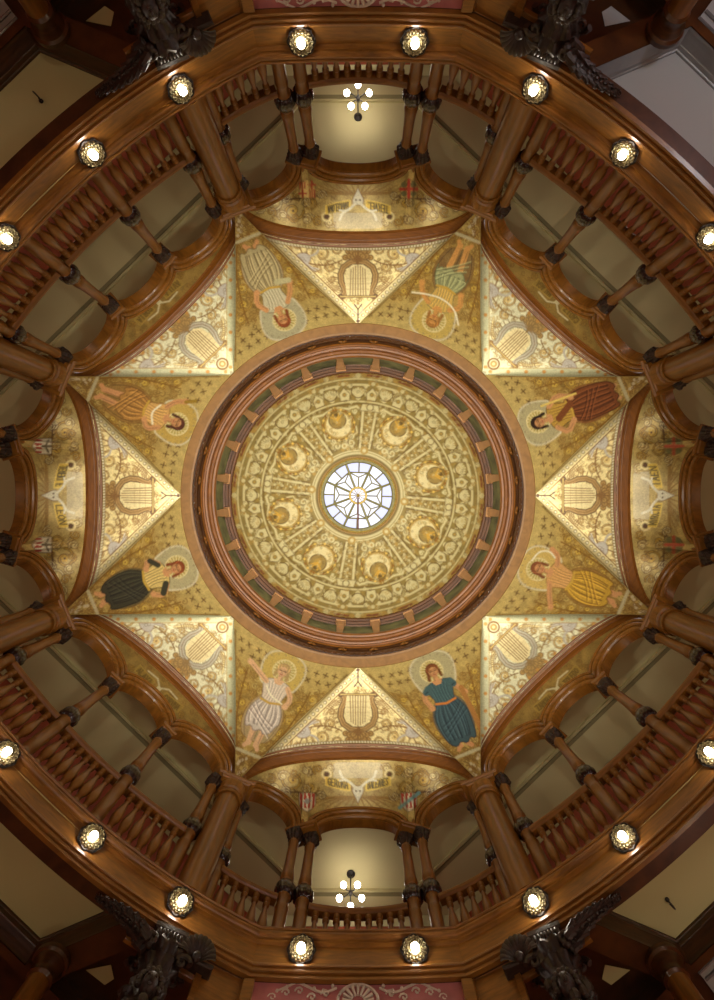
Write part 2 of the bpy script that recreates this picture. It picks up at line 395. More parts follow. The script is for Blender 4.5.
    if card:
        c.disc((0, 6), 1.8, DBROWN); c.ring((0, 18), 4.6, 1.0, SILV); c.stroke([(0, 9), (0, 18), (-3.6, 23)], 1.3, DBROWN); c.stroke([(0, 18), (3.6, 23)], 1.3, DBROWN); c.disc((0, 24), 1.4, MGOLD)
        for j in np.linspace(-2.15, 2.15, 66):
            H = rib_H(j)+.04; p = (F*j/H, F*(PN-.05)/H-171-4.5); c.disc(p, 1.8, (140, 120, 74)); c.disc(p, .8, CREAM)
    else:
        c.ring((0, 18), 5.4, 1.8, BROWN); c.disc((0, 18), 3.6, MGOLD); c.disc((0, 18), 1.4, LGOLD); c.disc((0, 5), 2, (140, 132, 98))
        for j in np.linspace(-2.2, 2.2, 17):
            H = rib_H(j)+.04; c.disc((F*j/H, F*(PN-.05)/H-171-4.5), 1.8, ORA)
    return c.C

# figure panel, coordinates (t, n) about the pier's own radial axis
def fig_points(nphi=96, nt=168):
    V = (0, math.hypot(PT, PN), HS-.02); pts = []
    for i in range(nt):
        w = i/(nt-1)
        for j in range(nphi):
            ph = -PI/8+PI/4*j/(nphi-1)
            A = (RING_R*math.sin(ph), RING_R*math.cos(ph), RING_H)
            pts.append(edge_pt(w, V, A))
    return np.array(pts), nt, nphi

def chaikin(pts, closed=True, it=2):
    for _ in range(it):
        n = len(pts); out = [] if closed else [pts[0]]
        for i in range(n if closed else n-1):
            p, q = pts[i], pts[(i+1) % n]
            out += [(.75*p[0]+.25*q[0], .75*p[1]+.25*q[1]), (.25*p[0]+.75*q[0], .25*p[1]+.75*q[1])]
        if not closed: out.append(pts[-1])
        pts = out
    return pts
def figure(c, spec):
    m = spec.get('m', 1); dress, dress2, top = spec['dress'], spec['shade'], spec['top']; skin = spec.get('skin', SKIN)
    K = 1.32
    X = lambda pts: [(m*K*x, 194+(v-204)*.95) for x, v in pts]
    X1 = lambda x, v: X([(x, v)])[0]
    lt = tuple(min(255, v*1.22+8) for v in dress); dsk = tuple(v*.72 for v in skin)
    # throne back / nimbus
    th = spec.get('throne', (170, 162, 122))
    c.fill(X(chaikin([(-12, 224), (-15.5, 212), (-17, 200), (-15, 190), (-9, 184), (0, 182), (9, 184), (15, 190), (17, 200), (15.5, 212), (12, 224)])), th, .85, (206, 198, 164), 1.7)
    for k in range(18):
        p = TAU*k/18; q = (m*K*16*math.cos(p), 192+15.5*math.sin(p)); c.disc(q, .8, (140, 128, 92), .8)
    c.disc(X1(1, 202.5), 11.5, (178, 158, 84)); c.ring(X1(1, 202.5), 11.2, 1.0, (222, 208, 152))
    h0 = X1(1, 202.5)
    for k in range(20): a = TAU*k/20; c.stroke([(h0[0]+7*math.cos(a), h0[1]+7*math.sin(a)), (h0[0]+10.4*math.cos(a), h0[1]+10.4*math.sin(a))], .7, (222, 210, 160))
    # pedestal and drapery behind
    c.stroke([(-12, 283), (12, 283)], 3.2, (184, 174, 134)); c.stroke([(-10, 287), (10, 287)], 1.0, BROWN)
    wg = spec.get('wing', (150, 122, 66))
    c.fill(X(chaikin([(-8, 232), (-15, 250), (-14.5, 270), (-9, 284), (9, 284), (14, 268), (15, 250), (8, 232)])), wg, .75, BROWN, .8)
    for k in range(5): c.stroke(X(bez((-12+6*k, 246), (-15+7.4*k, 262), (-8+4*k, 281), 6)), .8, tuple(v*.7 for v in wg), .8)
    # legs and feet
    hem = spec.get('hem', 280)
    for x in (-3.2, 3.2):
        c.stroke(X([(x*1.4, 262), (x*1.1, 276), (x*.9, 287)]), 5.6, skin); c.stroke(X([(x*.9+1.4, 270), (x*.9+1.2, 286)]), 1.2, dsk, .7); c.stroke(X([(x*.9, 286), (x*1.6, 291)]), 4.2, skin)
    # skirt with folds
    c.fill(X(chaikin([(-7, 236), (-10.5, 244), (-12.6, 253), (-12.4, 263), (-12, hem-5), (-10, hem+2), (-6.5, hem-2), (-3, hem+4), (1.5, hem-1), (5, hem+4), (9.5, hem-1), (11.5, hem-10), (13, 258), (11.5, 246), (7, 236)], True, 1)), dress, 1, dress2, 1.2)
    for k in range(9):
        x = -9.5+2.4*k; w = 1.5*math.sin(k*2.3+m)
        c.stroke(X(bez((x*.55, 238), (x*1.35+w, 254), (x*.85+w*.6, hem-4), 7)), 1.2, dress2, .85)
        c.stroke(X(bez((x*.55+.9, 239), (x*1.35+w+1.1, 254), (x*.85+w*.6+1, hem-6), 7)), .8, lt, .8)
    for k in range(3): c.stroke(X(bez((-10-k, 243+5*k), (-3+2*k, 256+4*k), (9, 262+6*k), 7)), 1.2, dress2, .8); c.stroke(X(bez((-10-k, 244.5+5*k), (-3+2*k, 257.5+4*k), (9, 263.5+6*k), 7)), .8, lt, .7)
    # torso
    lt2 = tuple(min(255, v*1.18+8) for v in top)
    c.fill(X(chaikin([(-8.8, 216), (-10.4, 222), (-8, 230), (-7, 239), (7, 239), (8, 230), (10.4, 222), (8.8, 216), (4, 213.5), (-4, 213.5)])), top, 1, dress2, .9)
    for k in range(6): c.stroke(X(bez((-6.5+2.7*k, 217), (-3+1.6*k, 227), (-5.5+2.2*k, 237), 6)), .9, dress2, .65); c.stroke(X(bez((-5.8+2.7*k, 217), (-2.2+1.6*k, 227), (-4.8+2.2*k, 237), 6)), .6, lt2, .7)
    c.fill(X([(-4.4, 213), (4.4, 213), (2.2, 218.5), (-2.2, 218.5)]), skin)
    c.stroke(X([(-7.4, 238.5), (0, 240), (7.4, 237)]), 2.2, spec.get('belt', YEL))
    # arms
    aL, aR = spec.get('armL', [(-10, 219), (-16, 230), (-11, 240)]), spec.get('armR', [(10, 219), (17, 228), (13, 216)])
    for A in (aL, aR):
        A = chaikin([(x*.86, v) for x, v in A], False, 1); c.stroke(X(A), 5.0, skin); c.stroke(X([(x+.7, v+1.2) for x, v in A]), 1.0, dsk, .6)
        e = X(A)[-1]; c.disc(e, 2.6, skin)
        for k in range(4): c.stroke([e, (e[0]+3.4*math.cos(k*.5-.6), e[1]+3.4*math.sin(k*.5-.6)*m)], .8, skin)
        if spec.get('sleeve'): q = A[2]; c.stroke(X([A[0], ((A[0][0]+q[0])/2, (A[0][1]+q[1])/2)]), 7.2, top); c.stroke(X([(q[0]*.52+A[0][0]*.48-1, q[1]*.52+A[0][1]*.48), (q[0]*.52+A[0][0]*.48+1, q[1]*.52+A[0][1]*.48+1)]), 1.2, dress2)
    # neck, head, hair, face
    c.stroke(X([(0, 215), (0, 208)]), 5.0, skin); c.stroke(X([(1.4, 213), (1.2, 209)]), 1.2, dsk, .7)
    hair = spec['hair']; hl = tuple(min(255, v*1.5) for v in hair)
    c.disc(X1(.4, 201.5), 6.9, hair); c.stroke(X([(4.2, 203), (5.2, 211)]), 3.2, hair); c.stroke(X([(-4.2, 203), (-4.8, 210)]), 2.8, hair)
    for k in range(5): c.stroke(X([(-4+2*k, 196.5+abs(k-2)*.7), (-4.4+2.2*k, 200+abs(k-2))]), .7, hl, .7)
    c.disc(X1(0, 204.0), 5.2, skin, 1, .86); c.stroke(X([(2.6, 202), (2.4, 207)]), 1.4, dsk, .5)
    for x in (-1.7, 1.5): c.stroke(X([(x-.8, 202.9), (x+.8, 202.8)]), .95, DBROWN); c.stroke(X([(x-.9, 201.4), (x+.8, 201.2)]), .6, hair, .8)
    c.stroke(X([(-1.0, 207.0), (.8, 207.0)]), 1.0, (150, 72, 54)); c.stroke(X([(0, 203), (-.5, 205.2), (.3, 205.4)]), .7, dsk); c.stroke(X([(-1.6, 209), (1.4, 209)]), .8, dsk, .6)
    for st in spec.get('extra', []): c.stroke(X(chaikin([(x*.86, v) for x, v in st[0]], False, 2)), st[1]*1.1, st[2])

def fig_art(P, spec, seed):
    X = np.stack([F*P[:, 0]/P[:, 2], F*P[:, 1]/P[:, 2]], 1)
    c = Canvas(X, spec.get('ground', (160, 132, 68))); c.noise(.16, .25, seed)
    r = np.random.default_rng(seed)
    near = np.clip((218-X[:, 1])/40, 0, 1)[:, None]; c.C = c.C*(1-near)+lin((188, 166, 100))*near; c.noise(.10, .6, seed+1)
    hw = lambda v: 66*(317-v)/157
    for _ in range(300):
        v = r.uniform(197, 300); x = r.uniform(-1, 1)*hw(v)
        c.spiral((x, v), r.uniform(1.8, 3.6), 1.0, r.uniform(0, 6), 1.0, ((132, 100, 44), (190, 168, 98), (112, 82, 38))[r.integers(3)], r.choice([-1, 1]), .75)
    dk = (124, 88, 34); lg = (196, 166, 74)
    for sg in (-1, 1):
        for x, v, rr_, a0, sp, fl in ((30, 222, 7, 0, 1, 1), (25, 238, 6.5, PI, -1, 1), (38, 209, 6, 1.6, -1, 1), (20, 253, 5.5, 0, 1, 1), (16, 268, 4.4, PI, -1, 0), (46, 203, 4.5, 1.6, 1, 0), (25, 208, 4, 0, -1, 0), (34, 232, 3.6, 0, 1, 0), (20, 224, 3.4, 2, 1, 0), (10.5, 280, 3.2, 2, 1, 0)):
            scroll(c, (sg*x, v), rr_, a0, sg*sp, dk, lg if fl else (184, 160, 92), bool(fl), 1.4)
        tendril(c, bez((sg*10, 284), (sg*30, 254), (sg*33, 203), 18), 1.3, dk)
        for k in range(9): star(c, (sg*(20+5.0*k+r.uniform(-1.5, 1.5)), 183-.12*k*k+(k % 2)*9), 2.4, (92, 62, 30))
        c.stroke([(sg*(hw(172)-1.5), 172), (0+sg*.5, 316)], 1.6, (136, 112, 62))
    figure(c, spec)
    for k in range(8): c.disc((r.uniform(-1, 1)*(9-k), 289+2.6*k), 1.6, (190, 176, 140)); c.spiral((r.uniform(-1, 1)*(8-k), 289+2.6*k), 2, 1, k, .9, dk, 1)
    return c.C

# lunette between the arches and the rib, bay coordinates
def arches(card):
    if card:
        a, b = arc_th(True, .84), arc_th(True, 1.345); e = arc_th(True, 2.33)
        return [(-e, -b), (-a, a), (b, e)]
    a, b, e = arc_th(False, .64), arc_th(False, .82), arc_th(False, 2.06)
    return [(-e, -b), (-a, a), (b, e)]
RISE = {True: (.60, .66, .60), False: (.56, .56, .56)}
def extrados_H(card, th, w):
    H = HS-.05; R = ARC[card][0]
    for (a, b), rise in zip(arches(card), RISE[card]):
        m, h = (a+b)/2, (b-a)/2+w/R
        if abs(th-m) < h: H = max(H, HS+(rise+w)*math.sqrt(1-((th-m)/h)**2))
    return H
RIBN = {True: 6.16, False: 6.09}
def rib_out(card, t): return (t, RIBN[card], rib_H(t)-.10)
def lun_points(card, nu=250, nv=54):
    pts = []
    for i in range(nv):
        v = i/(nv-1)
        for j in range(nu):
            th = -arc_th(card, 2.36)+2*arc_th(card, 2.36)*j/(nu-1); R, cn = ARC[card]
            t = R*math.sin(th); n = cn+R*math.cos(th)
            hb = extrados_H(card, th, .19)
            tp = rib_out(card, t); hb = min(hb, tp[2]-.01)
            pts.append((t, n+(tp[1]-n)*v, hb+(tp[2]-hb)*v))
    return np.array(pts), nv, nu
def lun_art(P, card, spec, seed):
    X = np.stack([F*P[:, 0]/P[:, 2], F*P[:, 1]/P[:, 2]], 1)
    c = Canvas(X, (182, 158, 92) if card else (150, 122, 62)); c.noise(.15, .3, seed)  # diagonal ground painted darker, carrying the shade those lunettes sit in
    dk = BROWN if card else (120, 84, 34)
    cn = lambda x: -.0022*x*x                                # bands bend with the vault
    top = 277 if card else 271
    r = np.random.default_rng(seed)
    for _ in range(300):
        x = r.uniform(-112, 112); v = r.uniform(262, 330); c.spiral((x, v), r.uniform(1.6, 3.2), .9, r.uniform(0, 6), 1.0, dk, r.choice([-1, 1]), .5)
    if card:
        dk = (88, 58, 24)
        c.fill([(x, 271+.0015*x*x) for x in range(-24, 25, 4)]+[(24, 287), (-24, 287)], (190, 180, 150), .55)
        for k in range(-7, 8): c.stroke(bez((k*2, 306), (k*5, 312-abs(k)), (k*8, 322-abs(k)*1.2), 5), 2.4, (150, 116, 54), 1, True)
        for sg in (-1, 1):
            scroll(c, (sg*64, 289), 9.5, 0, sg, dk, YEL, True, 2.3); scroll(c, (sg*82, 298), 8.5, PI, -sg, dk, LGOLD, True, 2.3); scroll(c, (sg*46, 297), 6.5, PI, -sg, dk, YEL, True, 1.8); scroll(c, (sg*98, 304), 6, 0, sg, dk, LGOLD, True, 1.8); scroll(c, (sg*48, 281), 5, 0, -sg, dk, LGOLD, False); scroll(c, (sg*97, 303), 6, 0, sg, dk, LGOLD, False)
            for q in range(7):
                xx = 28+11.5*q; scroll(c, (sg*xx, 275.5+.0017*xx*xx), 4.6, q, -sg if q % 2 else sg, (112, 78, 34), YEL if q % 2 else LGOLD, q % 2 == 0, 1.9)
            for q in range(6):
                xx = 36+12*q; scroll(c, (sg*xx, 305+5*math.sin(q*1.7)), 4.4, q, sg if q % 2 else -sg, dk, YEL if q % 3 else LGOLD, False, 1.8)
            c.ring((sg*31, 283), 4.2, 1.8, LGOLD); c.disc((sg*31, 283), 2.5, dk); tendril(c, bez((sg*40, 304), (sg*60, 300), (sg*100, 300), 14), 1.5, dk)
            scroll(c, (sg*52, 298), 5, PI/2, sg, dk, LGOLD, False); scroll(c, (sg*70, 303), 5, PI/2, -sg, dk, LGOLD, False)
            # shields
            sx, sy = sg*50, 311; sh = spec['shields'][0 if sg > 0 else 1]
            box = [(sx-8, sy-9), (sx+8, sy-9), (sx+8, sy+3), (sx+4, sy+8), (sx, sy+10), (sx-4, sy+8), (sx-8, sy+3)]
            c.fill(box, sh[1], 1, DBROWN, 1.0)
            if sh[0] == 'stripes':
                for k in (-6, -2, 2, 6): c.fill([(sx+k-1.1, sy-8.5), (sx+k+1.1, sy-8.5), (sx+k+1.1, sy+6), (sx+k-1.1, sy+6)], sh[2])
                if len(sh) > 3: c.stroke([(sx+sg*10, sy-9), (sx-sg*9, sy+6)], 3.6, sh[3])
                else: c.fill([(sx-4, sy-1), (sx, sy-4), (sx+4, sy-1), (sx, sy+3)], (150, 150, 140))
            elif sh[0] == 'quarter':
                for k in (2.5, 4.8, 7.0): c.stroke([(sx+k, sy-8), (sx+k, sy-.5)], 1.3, sh[2]); c.stroke([(sx-k, sy+1), (sx-k, sy+7)], 1.3, sh[2])
                for q in (-1, 1): c.stroke([(sx+q*4.5, sy+q*4.5-3.6), (sx+q*4.5, sy+q*4.5+3.6)], 1.8, sh[2]); c.stroke([(sx+q*4.5-3.4, sy+q*4.5), (sx+q*4.5+3.4, sy+q*4.5)], 1.8, sh[2])
            elif sh[0] == 'cross':
                for q in range(4): c.disc((sx+(-4.5 if q % 2 else 4.5), sy+(-4.5 if q < 2 else 4.5)), 3.0, (110, 106, 66))
                c.stroke([(sx, sy-8), (sx, sy+9)], 3.2, sh[2]); c.stroke([(sx-8, sy), (sx+8, sy)], 3.2, sh[2])
            elif sh[0] == 'bird':
                for k in (-6, -2, 2, 6): c.fill([(sx+k-1.2, sy+.5), (sx+k+1.2, sy+.5), (sx+k+1.2, sy+7), (sx+k-1.2, sy+7)], sh[2])
                c.stroke([(sx-6, sy-6), (sx, sy-3), (sx+6, sy-6)], 2.0, (96, 84, 60)); c.stroke([(sx, sy-8), (sx, sy)], 2.4, (96, 84, 60))
        # banners and motto
        w0, w1 = spec['words']
        for sg, wd in ((1, w0), (-1, w1)):
            xs = np.linspace(sg*8, sg*32, 8)
            c.fill([(x, 290-.004*x*x) for x in xs]+[(x, 300-.006*x*x) for x in xs[::-1]], (206, 172, 64), 1, (236, 206, 96), 1.0)
            text(c, wd, 30 if sg > 0 else -9.5, 298, 20.5, 7.2, (86, 72, 30), lambda x: -.005*x*x)
        # antlered skull
        c.fill(chaikin([(-5, 295), (5, 295), (5.6, 301), (2.2, 307), (0, 313), (-2.2, 307), (-5.6, 301)], True, 1), (212, 204, 172), 1, BROWN, .9)
        for sg in (-1, 1): c.stroke(chaikin([(sg*2, 297), (sg*9, 290), (sg*15, 288), (sg*18, 280)], False), 2.4, (212, 204, 172)); c.stroke([(sg*12, 288.5), (sg*18, 289.5)], 1.8, (212, 204, 172)); c.disc((sg*2, 300), .9, DBROWN)
    else:
        for sg in (-1, 1):
            scroll(c, (sg*46, 288), 5.5, 0, sg, dk, (176, 146, 60)); scroll(c, (sg*62, 291), 6, PI, -sg, dk, (176, 146, 60)); scroll(c, (sg*80, 296), 5, 0, sg, dk, (176, 146, 60), False); scroll(c, (sg*34, 281), 3.4, 0, sg, dk, (176, 146, 60), False)
            xs = np.linspace(sg*8, sg*30, 6)
            c.fill([(x, 275-.002*x*x) for x in xs]+[(x, 283-.002*x*x) for x in xs[::-1]], (152, 124, 56), 1, (176, 148, 74), .8)
        w0, w1 = spec['words']
        text(c, w0, 28.5, 282, 19, 5.6, (108, 84, 38), lambda x: -.002*x*x); text(c, w1, -9, 282, 19, 5.6, (108, 84, 38), lambda x: -.002*x*x)
        c.fill([(-3, 275), (3, 275), (2.5, 279), (0, 284), (-2.5, 279)], (206, 196, 156))
        for sg in (-1, 1): c.stroke([(sg*2, 275), (sg*8, 271), (sg*20, 272)], 1.6, (206, 196, 156))
    return c.C

# dome shell: (angle from pilaster strip, pixel radius)
DOME_ROT = math.radians(-90+7.6)
DOME_R0, DOME_H0, DOME_R1, DOME_H1 = 3.74, 15.62, 1.26, 18.25
def dome_prof(u):
    a = u*PI/2*.86; s1 = math.sin(PI/2*.86); c1 = math.cos(PI/2*.86)
    return DOME_R1+(DOME_R0-DOME_R1)*(math.cos(a)-c1)/(1-c1), DOME_H0+(DOME_H1-DOME_H0)*math.sin(a)/s1
def dome_art(ang, rad):
    X = np.stack([rad*np.sin(ang), rad*np.cos(ang)], 1)
    BG = (150, 132, 74); CR = (216, 208, 160); GD = (184, 154, 80); DK = (112, 90, 46)
    c = Canvas(X, BG); c.noise(.06, .5, 9)
    pol = lambda a, r: (r*math.sin(math.radians(a)), r*math.cos(math.radians(a)))
    def arcp(a0, a1, r, n=8): return [pol(a0+(a1-a0)*i/n, r) for i in range(n+1)]
    for r_, w, cl in ((124.5, 4, GD), (121, 1.2, DK), (118.5, 1.6, CR), (95.5, 1.5, CR), (93.2, 1.2, DK), (45.5, 1.4, CR), (37.5, 3.2, GD), (40.5, .9, DK)):
        c.stroke(arcp(-26, 26, r_, 14), w, cl)
    for k in range(-14, 15): c.disc(pol(k*1.62, 43), .9, CR)
    for k in range(-7, 8): c.disc(pol(k*3.2+1, 38), 1.0, (150, 100, 40))
    for k in (-1, 0, 1):                                    # outer cartouches with red-brown centres
        a = k*15.0
        c.stroke(arcp(a-5, a+5, 122.5), 5.5, GD); c.stroke(arcp(a-3, a+3, 122.3), 2.4, (136, 74, 34)); c.disc(pol(a+7.5, 122), 2.6, CR); c.disc(pol(a-7.5, 122), 2.6, CR)
    for k in (-1.5, -.5, .5, 1.5):                          # shell and garland frieze
        a = k*15
        for j in range(-3, 4): c.stroke([pol(a, 99), pol(a+j*1.25, 109-abs(j)*.8)], 1.9, CR)
        c.disc(pol(a, 99.5), 2.5, CR); c.ring(pol(a, 106), 6.8, 1.0, DK); c.stroke(arcp(a-5.4, a+5.4, 112.5), 2.2, CR)
        for sg in (-1, 1):
            c.spiral(pol(a+sg*5.6, 104), 3.4, 1.1, 0, 1.5, CR, sg); c.disc(pol(a+sg*4.0, 111), 1.8, CR); c.spiral(pol(a+sg*5.8, 114.5), 2.6, 1, 1, 1.3, GD, -sg)
    for k in (-1, 0, 1):
        a = k*15; c.fill([pol(a-2.6, 97), pol(a+2.6, 97), pol(a+3, 104), pol(a, 110), pol(a-3, 104)], CR, 1, DK, .8); c.disc(pol(a, 103), 2.2, BG); c.disc(pol(a, 114), 2.0, CR); c.disc(pol(a, 103), 1.0, GD)
    # swag border inside the frieze
    for s0 in (-22.5, 22.5):
        for sg in (-1, 1):
            c.stroke([pol(s0+sg*2, 91), pol(s0+sg*8, 88.5), pol(s0+sg*14, 90.5), pol(s0+sg*17, 87)], 2.3, CR); c.spiral(pol(s0+sg*13, 86), 2.6, 1, 0, 1.3, CR, sg)
        c.disc(pol(s0, 90.5), 2.4, GD)
    # pilaster strip on the sector axis
    for sg in (-1, 1): c.stroke([(sg*4.6, 49), (sg*6.4, 86)], 2.3, CR); c.stroke([(sg*6.6, 50), (sg*8.6, 84)], .9, DK)
    c.fill([(-3.4, 48), (3.4, 48), (5, 86), (-5, 86)], (158, 138, 80))
    for k in range(9): c.stroke([(-3.5, 50+4*k), (3.5, 52+4*k)], .8, CR if k % 2 else DK); c.disc((0, 51+4*k), 1.1, GD if k % 2 else CR)
    c.fill([(-10, 86), (10, 86), (8, 93), (-8, 93)], CR, 1, DK, .9); c.disc((0, 90), 3.6, CR); c.ring((0, 90), 3.2, .9, DK); c.disc((0, 54), 2.2, GD); c.disc((0, 62), 1.6, GD)
    c.disc((0, 46), 4.0, GD); c.disc((0, 46), 1.8, CR)
    # medallions at both sector edges
    for s0 in (-22.5, 22.5):
        p = pol(s0, 74); u = math.radians(s0)
        c.disc(p, 17.2, DK, .55); c.disc(p, 16.2, GD); c.ring(p, 14.6, 1.0, DK)
        for k in range(20): a = TAU*k/20; c.disc((p[0]+15.6*math.cos(a), p[1]+15.6*math.sin(a)), 1.2, (232, 200, 104) if k % 2 else (150, 104, 40))
        c.disc(p, 12.4, (232, 220, 168)); 
        q = (p[0]+5.0*math.sin(u), p[1]+5.0*math.cos(u)); c.disc(q, 8.6, (160, 138, 80)); c.ring(q, 8.4, .9, DK); c.disc((q[0], q[1]), 4.2, GD); c.disc((q[0]-4*math.sin(u), q[1]-4*math.cos(u)), 2.0, (196, 160, 80))
        for k in range(5): a = -.9+.45*k-u+PI/2; c.stroke([q, (q[0]+7*math.cos(a), q[1]+7*math.sin(a))], 1.5, (214, 172, 72))
        c.disc((q[0]+5.5*math.sin(u), q[1]+5.5*math.cos(u)), 2.0, DK)
        for sg in (-1, 1):                                  # S-scrolls below each medallion
            w = pol(s0+sg*7.5, 54); c.spiral(w, 4.6, 1.3, u, 1.8, CR, sg); w2 = pol(s0+sg*4.2, 61.5-4); c.spiral(pol(s0+sg*9, 60), 2.8, 1.1, 0, 1.4, CR, -sg); c.disc(pol(s0+sg*3, 48.5), 1.8, GD)
            c.stroke([pol(s0+sg*13.4, 70), pol(s0+sg*14.2, 64), pol(s0+sg*11.5, 62)], 1.4, CR); c.disc(pol(s0+sg*14.8, 80), 1.6, GD); c.disc(pol(s0+sg*12.8, 84), 1.4, CR)
        c.disc(pol(s0, 52), 3.0, CR); c.disc(pol(s0, 52), 1.2, GD)
    r = np.random.default_rng(4)
    for _ in range(260):
        a, rr = r.uniform(-22.5, 22.5), r.uniform(46, 125); c.spiral(pol(a, rr), r.uniform(1.2, 2.0), .9, r.uniform(0, 6), .8, (GD, CR, DK)[r.integers(3)], r.choice([-1, 1]), .55)
    return c.C

# ------------------------------------------------------------------ sweeps
def sweep_arc(mb, a, Rn, th0, th1, prof, n=40, end_norm=None, mi=0, close=False):
    """prof: (outward offset, H) swept along a plan arc of the bay; Rn = (radius, centre on axis)."""
    R, cn = Rn; rows = []
    for i in range(n+1):
        th = th0+(th1-th0)*i/n; bx = R*math.sin(th); bn = cn+R*math.cos(th)
        nx, nn = math.sin(th), math.cos(th)
        if end_norm is not None and i in (0, n):
            sg = -1 if i == 0 else 1; nx, nn = sg*end_norm[0], end_norm[1]
        rows.append([bay(a, bx+nx*d, bn+nn*d, H) for d, H in prof])
    mb.grid(rows, closed_u=close, mi=mi)
    if close:
        o = len(mb.v)-len(rows)*len(prof); k = len(prof)
        mb.f.append(tuple(range(o, o+k))); mb.f.append(tuple(range(o+(len(rows)-1)*k, o+len(rows)*k))); mb.mi += [mi, mi]

# ================================================================== THE VAULT
vault = root('painted_vault', (0, 0, RING_H+CAM), 'gold mosaic vault of lyre panels and robed figures around the wooden dome ring', 'vault')
LP, lnr, lnc = lyre_points(); LF = gridfaces(lnr, lnc)
lart = {True: lyre_art(LP, True), False: lyre_art(LP, False)}
for k, (deg, nm) in enumerate(BAYS):
    a = math.radians(deg); V = [bay(a, *p) for p in LP]
    paint_mesh('lyre_panel', V, LF, lart[is_card(k)], M['gold'], vault, 'gold lyre panel of the %s bay' % nm)
SPEC = [  # pier azimuth 22.5 + 45 k
 dict(deg=22.5, nm='gold dress holding up a garland, right side below the middle', dress=(186, 148, 54), shade=(128, 92, 34), top=(196, 150, 90), hair=(120, 70, 40), m=1, wing=(140, 104, 50), throne=(196, 168, 92), extra=[([(-14, 214), (-18, 206), (-14, 196), (-4, 193)], 1.4, CREAM)], armL=[(-9, 219), (-17, 216), (-20, 208)], armR=[(9, 219), (19, 224), (28, 230)]),
 dict(deg=67.5, nm='dark blue-green robe with an orange belt', dress=(62, 84, 88), shade=(34, 48, 56), top=(66, 92, 92), hair=(110, 64, 32), belt=(196, 120, 50), m=1, sleeve=True, hem=284, wing=(70, 84, 86), armL=[(-10, 219), (-15, 229), (-19, 236)], armR=[(10, 219), (17, 226), (13, 240)], extra=[([(-17, 230), (-19, 282)], 4.5, (160, 112, 58))]),
 dict(deg=112.5, nm='pale lilac-white gathered robe with raised arms', dress=(196, 184, 166), shade=(134, 120, 110), top=(206, 190, 164), hair=(168, 140, 90), m=-1, hem=270, wing=(170, 150, 110), throne=(190, 164, 84), skin=(210, 168, 124), armL=[(-10, 219), (-20, 212), (-29, 206)], armR=[(10, 219), (16, 228), (14, 238)], extra=[([(-8, 224), (-2, 232), (10, 236)], 1.3, CREAM)]),
 dict(deg=157.5, nm='dark charcoal robe and gold bodice, seated', dress=(58, 56, 40), shade=(30, 28, 24), top=(202, 176, 104), hair=(122, 62, 30), m=1, sleeve=False, hem=282, wing=(72, 68, 48), armL=[(-10, 219), (-18, 226), (-14, 236)], armR=[(10, 219), (17, 228), (9, 233)], extra=[([(-9, 220), (-16, 226)], 5.5, (58, 56, 40)), ([(9, 220), (15, 226)], 5.0, (58, 56, 40))]),
 dict(deg=202.5, nm='tan draped figure holding a flowering branch', dress=(168, 124, 62), shade=(116, 80, 38), top=(202, 160, 92), hair=(80, 44, 30), m=-1, hem=266, wing=(140, 104, 52), throne=(186, 156, 76), armL=[(-10, 219), (-18, 212), (-20, 203)], armR=[(10, 219), (15, 230), (8, 236)], extra=[([(-20, 203), (-24, 194)], 3.0, (150, 120, 40)), ([(-9, 226), (0, 232), (9, 226)], 1.6, CREAM)]),
 dict(deg=247.5, nm='pale silver robe with bare arms', dress=(176, 162, 116), shade=(116, 98, 62), top=(192, 184, 148), hair=(128, 68, 36), m=1, hem=284, wing=(172, 160, 124), throne=(170, 166, 132), skin=(200, 146, 92), armL=[(-10, 219), (-16, 229), (-12, 240)], armR=[(10, 219), (16, 229), (18, 238)], extra=[([(18, 240), (8, 243)], 5.0, (186, 178, 132))]),
 dict(deg=292.5, nm='pale green tunic and orange legs under a white arc', dress=(158, 160, 110), shade=(104, 108, 74), top=(200, 164, 84), hair=(150, 104, 50), m=1, hem=258, wing=(120, 92, 56), throne=(190, 164, 84), skin=(200, 146, 78), armL=[(-10, 219), (-18, 226), (-22, 236)], armR=[(10, 219), (18, 225), (14, 238)], extra=[([(-26, 222), (-14, 226), (0, 228), (14, 222), (22, 208)], 1.4, CREAM)]),
 dict(deg=337.5, nm='dark red-brown robe with black hair', dress=(116, 66, 34), shade=(70, 36, 20), top=(176, 140, 60), hair=(44, 28, 20), m=-1, hem=288, wing=(126, 74, 40), armL=[(-10, 219), (-18, 228), (-9, 238)], armR=[(10, 219), (17, 230), (11, 244)], extra=[([(13, 212), (12, 250)], 1.8, (214, 188, 96)), ([(-3, 224), (5, 240)], 6, (116, 66, 34))]),
]
FP, fnr, fnc = fig_points(); FF = gridfaces(fnr, fnc)
for i, sp in enumerate(SPEC):
    a = math.radians(sp['deg']); V = [bay(a, *p) for p in FP]
    paint_mesh('figure_panel', V, FF, fig_art(FP, sp, 20+i), M['gold'], vault, 'painted figure in ' + sp['nm'])

